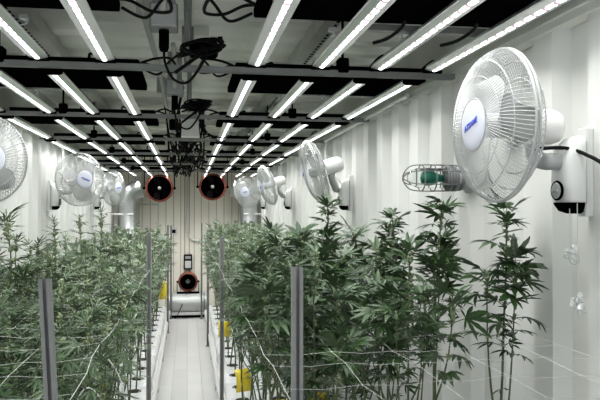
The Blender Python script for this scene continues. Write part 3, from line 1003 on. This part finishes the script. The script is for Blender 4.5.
def slab(sd, x, y, ln):
    t = empty('grow_slab', (sd * x, y, BT), 'white film grow slab with dark planting holes on the ' + SIDE[sd], 'grow slab', 'white slabs on the ' + SIDE[sd])
    key = round(ln, 2)
    if key not in slab_cache:
        b = MB()
        hw, hh = 0.105, 0.095
        secs_ = [(-0.0, 0.5, 0.55), (0.02, 0.92, 0.9), (0.08, 1.0, 1.0), (ln - 0.08, 1.0, 1.0), (ln - 0.02, 0.92, 0.9), (ln, 0.5, 0.55)]
        cs = [(-0.92, 0), (-1, 0.25), (-0.98, 0.75), (-0.82, 0.97), (-0.4, 1.0), (0.4, 1.0), (0.82, 0.97), (0.98, 0.75), (1, 0.25), (0.92, 0)]
        vs_, fs_ = [], []
        for yy, sx, sz in secs_:
            for cx, cz in cs:
                vs_.append((cx * hw * sx, yy, cz * hh * sz))
        n = len(cs)
        for i in range(len(secs_) - 1):
            for j in range(n):
                fs_.append((i * n + j, (i + 1) * n + j, (i + 1) * n + (j + 1) % n, i * n + (j + 1) % n))
        fs_.append(tuple(range(n)))
        fs_.append(tuple(range((len(secs_) - 1) * n, len(secs_) * n))[::-1])
        b.add(vs_, fs_, True)
        hole = MB()
        lip = MB()
        for k in range(3):
            mtx = Matrix.Translation((0, ln * (k + 0.5) / 3, 0))
            hole.lathe([(0.0, 0.101), (0.03, 0.1005), (0.048, 0.0955), (0.05, 0.090)], 18, mtx)
            lip.tube([Vector(q) + Vector((0, ln * (k + 0.5) / 3, 0)) for q in ring(0.050, 0.0955, 18)], 0.004, 5, closed=True)
        slab_cache[key] = (b.mesh('slab_body', M['slab']), hole.mesh('substrate', M['substrate']), lip.mesh('hole_rim', M['substrate']))
    a, h, l_ = slab_cache[key]
    link('slab_body', a, t)
    link('substrate', h, t)
    link('hole_rim', l_, t)


ROWX = (0.415, 0.70, 0.965)
PITCH_Y = 0.40
for sd in (1, -1):
    for x in ROWX:
        y = BY0 + 0.05
        while y + 1.2 < BY1 + 0.05:
            slab(sd, x, y, 1.17)
            y += 1.19

# posts: slotted steel channel
posts = [(-0.232, 1.37, 1.567, 0.021, 'near slotted grey steel post leaning at the aisle edge opposite the caged lamp', -0.055),
         (0.27, 1.727, 1.553, 0.027, 'near slotted grey steel post at the aisle edge of the bench under the caged lamp', 0.0),
         (-0.25, 4.72, 1.535, 0.030, 'second grey post along the bench opposite the caged lamp', 0.0),
         (0.25, 5.16, 1.487, 0.030, 'second grey post along the bench under the caged lamp', 0.0),
         (-0.262, 9.7, 1.465, 0.028, 'third grey post along the bench opposite the caged lamp', 0.0),
         (0.25, 8.7, 1.43, 0.028, 'third grey post along the bench under the caged lamp', 0.0),
         (-0.248, 10.9, 1.43, 0.028, 'farthest thin post opposite the caged lamp, before the wall socket', 0.0),
         (0.215, 10.84, 1.47, 0.024, 'farthest thin post on the caged lamp side, beside the blower', 0.0)]
for x, y, z, w_, lab, lean in posts:
    t = empty('steel_post', (x, y, 0.0), lab, 'post', 'grey posts along the aisle')
    h = w_ / 2
    q = w_ * 0.16
    th = 0.0025
    poly = [(-q, -h), (-q, -h + 0.006), (-h + th, -h + 0.006 if False else -h + th), (-h + th, h - th), (h - th, h - th), (h - th, -h + th), (q, -h + th), (q, -h), (h, -h), (h, h), (-h, h), (-h, -h)]
    poly = [(-q, -h), (-q, -h + th), (-h + th, -h + th), (-h + th, h - th), (h - th, h - th), (h - th, -h + th), (q, -h + th), (q, -h), (h, -h), (h, h), (-h, h), (-h, -h)]
    c = MB()
    n = len(poly)
    vs = [(p_[0], p_[1], 0) for p_ in poly] + [(p_[0] + lean * z, p_[1], z) for p_ in poly]
    c.add(vs, [(i, (i + 1) % n, (i + 1) % n + n, i + n) for i in range(n)])
    c.build('post_channel', M['post'], t)
    MB().box(-0.03, 0.03, -0.02, 0.02, 0.0, 0.006).build('foot_plate', M['steel'], t)
    if lean:
        t.location.x = x - lean * 0 + 0.055

# irrigation line along each bench edge
for sd in (1, -1):
    pts = []
    r2 = random.Random(9 + sd)
    y = BY0 + 0.1
    while y < BY1 - 0.1:
        pts.append((sd * (0.285 + r2.uniform(-0.008, 0.012)), y, BT + 0.03 + r2.uniform(0, 0.05)))
        y += 0.28
    t = empty('irrigation_line', (0, 0, 0), 'wavy white irrigation tube along the aisle edge of the ' + SIDE[sd], 'irrigation tube', 'irrigation tubes')
    MB().tube(spline(pts, 5), 0.008, 8).build('main_tube', M['tube'], t)
    y = BY0 + 0.3
    while y < BY1 - 0.3:
        d = MB()
        d.tube(spline([(sd * 0.285, y, BT + 0.05), (sd * 0.31, y + 0.05, BT + 0.16 + r2.uniform(0, 0.05)), (sd * 0.36, y + 0.09, BT + 0.15), (sd * 0.40, y + 0.1, BT + 0.10)], 5), 0.002, 5)
        d.build('drip_tube', M['tube'], t)
        y += 0.40

# ------------------------------------------------------------------ trellis nets at plant height
for sd in (1, -1):
    t = empty('trellis_net', (0, 0, 1.29), 'white string trellis net stretched through the plants on the ' + SIDE[sd], 'net', 'trellis nets')
    r2 = random.Random(21 + sd)
    xs = [0.25, 0.43, 0.60, 0.77, 0.963, 1.107] if sd < 0 else [0.215, 0.41, 0.59, 0.77, 0.963, 1.107]
    ys = [1.41, 1.605, 1.785, 1.955, 2.17]
    while ys[-1] < 10.7:
        ys.append(ys[-1] + 0.19)
    jz = {}
    for i in range(len(xs)):
        for j in range(len(ys)):
            edge_ = i in (0, len(xs) - 1)
            jz[i, j] = Vector((sd * xs[i] + r2.uniform(-0.006, 0.006), ys[j] + r2.uniform(-0.012, 0.012), r2.uniform(-0.008, 0.008)))
    s1, s2, kn = MB(), MB(), MB()
    knot_me = MB().lathe([(0, -0.003), (0.0024, 0), (0, 0.003)], 6).mesh('net_knot', M['string'])
    for i in range(len(xs)):
        s1.tube([jz[i, j] for j in range(len(ys))], 0.0005 if 0 < i < 4 else 0.0008, 5)
    for j in range(len(ys)):
        pts = []
        for i in range(len(xs)):
            pts.append(jz[i, j])
            if i < len(xs) - 1:
                pts.append((jz[i, j] + jz[i + 1, j]) / 2 + Vector((0, 0, -0.006)))
        s2.tube(pts, 0.00045, 5)
        for i in range(len(xs)):
            if j * len(xs) + i < 100:
                link('net_knot', knot_me, t, jz[i, j])
            else:
                kn.lathe([(0, -0.003), (0.0024, 0), (0, 0.003)], 6, Matrix.Translation(jz[i, j]))
    s1.build('long_string', M['string'], t)
    s2.build('cross_string', M['string'], t)
    tag(kn.build('net_knot', M['string'], t), kind='stuff')

# slack white tubes arching by the near post
for k, (x, y, z, hgt, wd, lab) in enumerate(((-0.32, 2.62, 0.98, 0.20, 0.20, 'tallest thin white tube arching behind the near leaning post'), (-0.33, 2.5, 0.95, 0.13, 0.12, 'middle thin white tube arching behind the near leaning post'), (-0.345, 2.35, 0.96, 0.09, 0.10, 'smallest thin white tube arching behind the near leaning post'))):
    pts = [(x - wd / 2, y + 0.02, BT + 0.02), (x - wd / 2 - 0.01, y + 0.01, z - 0.2), (x - wd * 0.42, y, z + hgt * 0.4), (x - wd * 0.1, y, z + hgt), (x + wd * 0.3, y, z + hgt * 0.7), (x + wd * 0.5, y, z), (x + wd * 0.55, y + 0.03, z - 0.3), (x + wd * 0.5, y + 0.05, BT + 0.02)]
    tag(MB().tube(spline(pts, 8), 0.0022, 6).build('drip_tube', M['tube']), lab, 'tube', 'arching drip tubes')

# yellow sticky cards
def card(x, y, z, rz, tilt, w_, h_, lab):
    t = empty('sticky_trap', (x, y, z), lab, 'insect trap', 'yellow sticky traps', (tilt, 0, rz))
    c = MB()
    vs_, fs_ = [], []
    n = 6
    for i in range(n + 1):
        u = i / n
        for q in (-1, 1):
            vs_.append((q * w_ / 2, -0.03 * math.sin(PI * u) + 0.0, u * h_))
    m_ = len(vs_)
    vs_ += [(a, b_ + 0.0015, c_) for a, b_, c_ in vs_]
    for i in range(n):
        q = 2 * i
        fs_ += [(q, q + 1, q + 3, q + 2), (q + m_, q + 2 + m_, q + 3 + m_, q + 1 + m_), (q, q + 2, q + 2 + m_, q + m_), (q + 1, q + 1 + m_, q + 3 + m_, q + 3)]
    fs_ += [(0, m_, m_ + 1, 1), (2 * n, 2 * n + 1, 2 * n + 1 + m_, 2 * n + m_)]
    c.add(vs_, fs_, True)
    c.build('card', M['yellow'], t)
    MB().tube([(0, 0.004, -(z - BT - 0.09)), (0, 0.004, h_ * 0.6)], 0.004, 6).build('stake', M['tube'], t)


card(0.425, 5.35, 0.30, 0.35, -0.25, 0.125, 0.17, 'largest yellow sticky card standing on the bench under the caged lamp')
card(0.335, 6.45, 0.52, 0.15, -0.1, 0.115, 0.14, 'yellow sticky card farther along the bench edge under the caged lamp')
card(0.63, 4.6, 0.33, -0.5, -0.2, 0.12, 0.10, 'yellow sticky card hidden low behind the near upright post')
card(0.92, 4.9, 0.27, 0.2, -0.2, 0.12, 0.12, 'yellow sticky card low between stems under the caged lamp')
card(-0.345, 10.3, 0.38, 0.0, -0.1, 0.11, 0.26, 'tall yellow sticky card at the far end of the bench opposite the caged lamp')
card(-0.55, 4.95, 0.36, 0.3, -0.2, 0.07, 0.14, 'yellow sticky card low under the plants opposite the caged lamp')
card(0.62, 6.6, 0.62, 0.3, -0.2, 0.07, 0.10, 'small yellow sticky card among leaves under the caged lamp')


# ------------------------------------------------------------------ plants
NPR = np.random.default_rng(11)


def leaflet(length, wid, ang, nseg, droop, fold=0.35, serr=0.80):
    """vertices of one lance-shaped serrated leaflet lying along +y turned by ang, base at origin."""
    ts = np.linspace(0, 1, nseg + 1)
    w = wid * length * np.sin(PI * np.clip(ts, 0, 1) ** 0.85) ** 0.9
    w = np.maximum(w, 0.0)
    for i in range(1, nseg):
        if i % 2 == 0:
            w[i] *= serr
    w[0] = 0.02 * length
    w[-1] = 0.002 * length
    y = ts * length * (1 - 0.22 * droop * ts)
    z = -droop * length * 0.55 * ts ** 2
    mid = np.stack([np.zeros_like(ts), y, z - fold * w * 0.5], 1)
    lf = np.stack([-w, y + 0.25 * w, z + fold * w * 0.5], 1)
    rt = np.stack([w, y + 0.25 * w, z + fold * w * 0.5], 1)
    V = np.empty((3 * (nseg + 1), 3))
    V[0::3], V[1::3], V[2::3] = lf, mid, rt
    c, s = math.cos(ang), math.sin(ang)
    R = np.array([[c, s, 0], [-s, c, 0], [0, 0, 1]])
    V = V @ R.T
    F = []
    for i in range(nseg):
        a = 3 * i
        F += [(a, a + 1, a + 4, a + 3), (a + 1, a + 2, a + 5, a + 4)]
    return V, np.array(F)


def palm_leaf(nl, nseg, droop, wid, rng_):
    """compound leaf, central leaflet one unit long."""
    if nl == 7:
        spec = [(0, 1), (0.50, 0.90), (-0.50, 0.90), (1.02, 0.68), (-1.02, 0.68), (1.75, 0.38), (-1.75, 0.38)]
    elif nl == 5:
        spec = [(0, 1), (0.55, 0.86), (-0.55, 0.86), (1.2, 0.55), (-1.2, 0.55)]
    else:
        spec = [(0, 1), (0.6, 0.75), (-0.6, 0.75)]
    VV, FF, o_ = [], [], 0
    for a, l_ in spec:
        V, F = leaflet(l_, wid * (0.9 + 0.2 * rng_.random()), a + rng_.normal(0, 0.05), nseg, droop * (0.7 + 0.6 * rng_.random()))
        VV.append(V)
        FF.append(F + o_)
        o_ += len(V)
    return np.concatenate(VV), np.concatenate(FF)


TPL = {}
TPLS = {}
for nl, nseg in ((7, 8), (5, 7), (3, 5), (1, 4)):
    TPLS[nl] = [palm_leaf(nl, nseg, d, wd, NPR) if nl > 1 else leaflet(1, wd, 0, nseg, d) for d, wd in ((0.1, 0.078), (0.3, 0.07), (0.6, 0.082), (0.2, 0.062))]
    TPL[nl] = [palm_leaf(nl, nseg, d, wd, NPR) if nl > 1 else leaflet(1, wd, 0, nseg, d) for d, wd in ((0.15, 0.12), (0.45, 0.11), (0.75, 0.125), (0.3, 0.10))]
# bud: one teardrop calyx
cv = [(0, 0, 0)]
for zz, rr_ in ((0.25, 0.42), (0.6, 0.34)):
    for k in range(5):
        a = 2 * PI * k / 5
        cv.append((rr_ * math.cos(a), rr_ * math.sin(a), zz))
cv.append((0, 0, 1.1))
cf = []
for k in range(5):
    k2 = (k + 1) % 5
    cf += [(0, 1 + k2, 1 + k), (1 + k, 1 + k2, 6 + k2), (1 + k, 6 + k2, 6 + k), (6 + k, 6 + k2, 11)]
CAL = (np.array(cv), np.array(cf))


class Acc:
    def __init__(s):
        s.V, s.Q, s.T, s.n = [], [], [], 0

    def add(s, V, F):
        s.V.append(V)
        (s.Q if F.shape[1] == 4 else s.T).append(F + s.n)
        s.n += len(V)

    def mesh(s, name, material):
        V = np.concatenate(s.V)
        loops, starts, tot = [], [], 0
        for L_, k in ((s.Q, 4), (s.T, 3)):
            if L_:
                A = np.concatenate(L_)
                loops.append(A.ravel())
                starts.append(tot + np.arange(len(A)) * k)
                tot += A.size
        me = bpy.data.meshes.new(name)
        me.vertices.add(len(V))
        me.vertices.foreach_set('co', V.astype(np.float32).ravel())
        lo = np.concatenate(loops).astype(np.int32)
        me.loops.add(len(lo))
        me.loops.foreach_set('vertex_index', lo)
        sa = np.concatenate(starts).astype(np.int32)
        me.polygons.add(len(sa))
        me.polygons.foreach_set('loop_start', sa)
        me.polygons.foreach_set('use_smooth', np.ones(len(sa), dtype=bool))
        me.update(calc_edges=True)
        me.materials.append(material)
        return me


def frame_from(direction, roll, rng_):
    d = direction / np.linalg.norm(direction)
    up = np.array([0, 0, 1.0]) if abs(d[2]) < 0.95 else np.array([1.0, 0, 0])
    x = np.cross(d, up)
    x /= np.linalg.norm(x)
    z = np.cross(x, d)
    c, s = math.cos(roll), math.sin(roll)
    x2 = c * x + s * z
    z2 = -s * x + c * z
    return np.stack([x2, d, z2], 1)   # columns: x, y(=forward), z(=upper side)


def put_leaf(acc, stems, base, az, elev, size, nl, rng_, petiole=0.4, sag=(0.1, 0.7)):
    d = np.array([math.cos(az) * math.cos(elev), math.sin(az) * math.cos(elev), math.sin(elev)])
    pl = size * petiole
    tip = base + d * pl
    if pl > 0.02:
        stems.tube([tuple(base), tuple(tip)], [0.0017, 0.0012], 4, cap=False)
    e2 = elev - rng_.uniform(*sag)
    d2 = np.array([math.cos(az) * math.cos(e2), math.sin(az) * math.cos(e2), math.sin(e2)])
    V, F = TPL[nl][rng_.integers(len(TPL[nl]))]
    R = frame_from(d2, rng_.normal(0, 0.35), rng_)
    acc.add((V * size) @ R.T + tip, F)


def put_bud(bacc, facc, pos, r, n, rng_, axis=np.array([0, 0, 1.0])):
    for k in range(n):
        az, el = rng_.uniform(0, 2 * PI), rng_.uniform(0.1, 1.4)
        d = np.array([math.cos(az) * math.cos(el), math.sin(az) * math.cos(el), math.sin(el)])
        R = frame_from(d, 0, rng_)
        V, F = CAL
        Vr = np.stack([V[:, 0], V[:, 2], V[:, 1]], 1) * r * rng_.uniform(0.7, 1.2)
        bacc.add(Vr @ R.T + pos + axis * rng_.uniform(-0.6, 0.6) * r, F[:, ::-1])
    for k in range(max(2, n // 2)):
        az, el = rng_.uniform(0, 2 * PI), rng_.uniform(-0.1, 0.9)
        d = np.array([math.cos(az) * math.cos(el), math.sin(az) * math.cos(el), math.sin(el)])
        V, F = TPL[1][rng_.integers(4)]
        facc.add((V * r * rng_.uniform(1.5, 2.8)) @ frame_from(d, rng_.normal(0, 0.5), rng_).T + pos, F)


def plant_meshes(seed, H, bare, naxes, spread, leaf, node, top_leaves, big=7, budr=0.014, leafmat='leaf', top_size=1.0, reach=(0.78, 0.98), squash=0.0):
    rng_ = np.random.default_rng(seed)
    st, fol, bud = MB(), Acc(), Acc()
    axes = []
    bend = rng_.normal(0, 0.02, 2)
    main = []
    for k in range(9):
        u = k / 8
        main.append(np.array([bend[0] * math.sin(u * 3) + rng_.normal(0, 0.004), bend[1] * math.sin(u * 2.4) + rng_.normal(0, 0.004), u * H]))
    main[0] = np.array([0, 0, 0.0])
    axes.append((main, 1.0))
    az0 = rng_.uniform(0, 2 * PI)
    for k in range(naxes):
        az = az0 + 2 * PI * k / naxes + rng_.normal(0, 0.3)
        z0 = H * rng_.uniform(max(0.16, bare * 0.5), max(0.4, bare * 0.85))
        r = spread * rng_.uniform(0.55, 1.0)
        top = H * rng_.uniform(*reach)
        base = np.array([np.interp(z0, [p_[2] for p_ in main], [p_[0] for p_ in main]), np.interp(z0, [p_[2] for p_ in main], [p_[1] for p_ in main]), z0])
        pts = []
        for q in range(7):
            u = q / 6
            rr = r * (1 - (1 - u) ** 2.2)
            pts.append(base + np.array([math.cos(az) * rr, math.sin(az) * rr, (top - z0) * (u ** 1.15)]))
        axes.append((pts, 0.7))
    for pts, th in axes:
        n = len(pts)
        st.tube([tuple(p_) for p_ in pts], [0.0065 * th * (1 - 0.62 * i / (n - 1)) for i in range(n)], 6, cap=False)
        P = np.array(pts)
        seg = np.linalg.norm(np.diff(P, axis=0), axis=1)
        cum = np.concatenate([[0], np.cumsum(seg)])
        s = 0.06
        az = rng_.uniform(0, 2 * PI)
        while s < cum[-1] - 0.02:
            pos = np.array([np.interp(s, cum, P[:, i]) for i in range(3)])
            u = pos[2] / H
            if u > bare:
                prof_ = 0.55 + 0.45 * math.sin(PI * min(1, max(0, (u - bare) / (1 - bare))) ** 0.8)
                for q in (0, PI):
                    put_leaf(fol, st, pos, az + q + rng_.normal(0, 0.25), rng_.uniform(0.1, 0.75), leaf * prof_ * rng_.uniform(0.7, 1.15), big if prof_ > 0.75 else 5, rng_)
                if rng_.random() < 0.75:
                    put_leaf(fol, st, pos, az + PI / 2 + rng_.normal(0, 0.5), rng_.uniform(0.4, 1.1), leaf * 0.5, 3, rng_, 0.2)
                put_bud(bud, fol, pos, budr * (0.6 + 0.6 * u), 5 if u < 0.6 else 8, rng_)
            elif rng_.random() < 0.25:
                put_leaf(fol, st, pos, az, rng_.uniform(-0.1, 0.5), leaf * 0.6, 5, rng_)
            az += PI / 2 + rng_.normal(0, 0.2)
            s += node * rng_.uniform(0.8, 1.25) * (0.72 if u > 0.8 else 1.0)
        tip = P[-1]
        for q in range(4):
            put_bud(bud, fol, tip - np.array([0, 0, 0.022 * q]), budr * (0.7 + 0.15 * q), 6, rng_)
        for q in range(top_leaves):
            put_leaf(fol, st, tip - np.array([0, 0, 0.012 * q]), az + q * 2.4, rng_.uniform(0.55, 1.25), leaf * top_size * rng_.uniform(0.6, 1.0), 5 if q % 2 else big, rng_, 0.3, (0.05, 0.4))
    if squash:
        def sq(V):
            V = np.array(V)
            h = V[:, 0] > squash
            V[h, 0] = squash + (V[h, 0] - squash) * 0.22
            return V
        st.v = [tuple(v_) for v_ in sq(st.v)]
        fol.V = [sq(v_) for v_ in fol.V]
        bud.V = [sq(v_) for v_ in bud.V]
    return (st.mesh('stem', M['stem']), fol.mesh('foliage', M[leafmat]), bud.mesh('blossom', M['bud']))


BZ = BT + 0.095
BROAD = TPL
TPL = TPLS          # slim leaflets for the flowering canopy
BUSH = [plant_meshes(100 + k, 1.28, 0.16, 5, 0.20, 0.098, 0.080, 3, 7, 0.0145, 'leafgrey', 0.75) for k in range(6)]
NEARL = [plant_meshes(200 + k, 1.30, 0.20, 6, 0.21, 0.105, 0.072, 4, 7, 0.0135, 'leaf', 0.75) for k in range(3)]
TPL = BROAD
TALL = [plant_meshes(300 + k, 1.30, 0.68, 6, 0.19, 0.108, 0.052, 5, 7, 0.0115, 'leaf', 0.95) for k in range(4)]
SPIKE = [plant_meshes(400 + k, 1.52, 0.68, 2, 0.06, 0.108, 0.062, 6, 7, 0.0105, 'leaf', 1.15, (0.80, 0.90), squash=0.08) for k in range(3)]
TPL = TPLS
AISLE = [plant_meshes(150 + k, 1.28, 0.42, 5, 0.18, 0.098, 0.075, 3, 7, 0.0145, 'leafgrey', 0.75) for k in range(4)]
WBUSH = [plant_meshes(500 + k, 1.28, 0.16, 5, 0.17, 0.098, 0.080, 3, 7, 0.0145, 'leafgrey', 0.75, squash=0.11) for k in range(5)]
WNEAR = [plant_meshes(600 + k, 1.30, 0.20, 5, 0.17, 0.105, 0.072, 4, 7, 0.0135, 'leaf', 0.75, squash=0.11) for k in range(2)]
TPL = BROAD
WTALL = [plant_meshes(700 + k, 1.30, 0.70, 4, 0.14, 0.108, 0.056, 5, 7, 0.0115, 'leaf', 0.9, squash=0.11) for k in range(2)]
TPL = TPLS
TOPS = [plant_meshes(800 + k, 1.44, 0.22, 3, 0.16, 0.11, 0.070, 5, 7, 0.0155, 'leaf', 0.95 if k == 0 else 0.55, (0.75, 0.88)) for k in range(4)]


def plant(x, y, meshes, label, group, rz, sc=1.0, scz=1.0, tilt=(0, 0)):
    t = empty('cannabis_plant', (x, y, BZ + 0.003), label, 'plant', group, (tilt[0], tilt[1], rz))
    t.scale = (sc, sc, scz)
    link('stem', meshes[0], t)
    link('foliage', meshes[1], t)
    link('blossom', meshes[2], t)
    return t


# named plants that stand out
special = [
    (1.00, 2.20, SPIKE[0], 'slender tall cannabis plant nearest the pull cords, bare stemmed against the white wall', 0.2, 1.0, 0.95, (0.0, 0.03)),
    (0.945, 2.60, SPIKE[1], 'tallest cannabis plant, its top leaves just under the caged lamp', 0.0, 1.0, 0.965, (0.0, 0.02)),
    (0.87, 3.05, SPIKE[2], 'tall cannabis plant with a single top sprig next before the caged lamp plant', -0.3, 0.95, 0.925, (0, 0.03)),
    (0.72, 3.42, SPIKE[0], 'tall cannabis plant whose sprig rises before the second fan of the caged lamp wall', 4.6, 0.95, 0.965, (0, 0)),
    (-0.72, 3.0, TOPS[0], 'cannabis plant with a star of top leaves near the photo edge, opposite the caged lamp', 0.7, 1.0, 0.985, (0, 0)),
    (-0.73, 4.0, TOPS[1], 'cannabis plant with a slim bud spire against the white wall below the wall conduit', 2.1, 1.0, 0.955, (0, 0)),
    (-0.575, 4.0, TOPS[2], 'cannabis plant with a small bud spire below the fan that faces the camera', 3.9, 1.0, 0.98, (0, 0)),
    (-0.475, 4.06, TOPS[3], 'tallest cannabis plant of the bench opposite the caged lamp, plump pale bud on top', 5.2, 1.0, 0.99, (0, 0)),
    (0.985, 1.95, None, None, 0, 1, 1, (0, 0)),
]
for x, y, me, lab, rz, sc, scz, tl in special:
    if me is not None:
        plant(x, y, me, lab, 'taller cannabis plants', rz, sc, scz, tl)
prng = random.Random(77)
GR = {1: 'canopy plants on the bench under the caged lamp', -1: 'canopy plants on the bench opposite the caged lamp'}
GL = {1: 'leafy cannabis plant blended into the even canopy of the bench under the caged lamp', -1: 'leafy cannabis plant blended into the even canopy of the bench opposite the caged lamp'}
taken = [(s[0], s[1]) for s in special if s[2]]
count = 0
for sd in (1, -1):
    for ri, rx in enumerate(ROWX):
        y = BY0 + 0.05 + 1.17 / 6
        k = 0
        while y < BY1 - 0.1:
            xx = sd * rx + prng.uniform(-0.02, 0.02)
            yy = y + prng.uniform(-0.02, 0.02)
            ystart = {1: (1.9, 2.1, 3.3), -1: (1.85, 2.2, 2.6)}[sd][ri]
            if yy >= ystart and not any(abs(xx - a) < 0.15 and abs(yy - b_) < 0.19 for a, b_ in taken):
                if sd > 0 and yy < 3.4:
                    me = TALL[(k + ri) % 4] if ri < 2 else WTALL[k % 2]
                    scz = prng.uniform(0.97, 1.05)
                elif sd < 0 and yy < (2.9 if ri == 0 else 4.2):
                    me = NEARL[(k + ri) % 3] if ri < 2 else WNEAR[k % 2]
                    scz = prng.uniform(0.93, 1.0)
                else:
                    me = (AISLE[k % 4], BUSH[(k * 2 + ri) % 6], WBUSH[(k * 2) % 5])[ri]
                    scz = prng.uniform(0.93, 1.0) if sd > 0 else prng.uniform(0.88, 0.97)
                rz = prng.uniform(0, 2 * PI) if ri < 2 else (prng.uniform(-0.12, 0.12) + (0 if sd > 0 else PI))
                plant(xx, yy, me, GL[sd], GR[sd], rz, prng.uniform(0.9, 1.08), scz)
                count += 1
            k += 1
            y += 1.17 / 3 + (0.02 if k % 3 == 0 else 0)
print('plants', count, 'objects', len(bpy.data.objects), 'faces', sum(len(m_.polygons) for m_ in bpy.data.meshes))
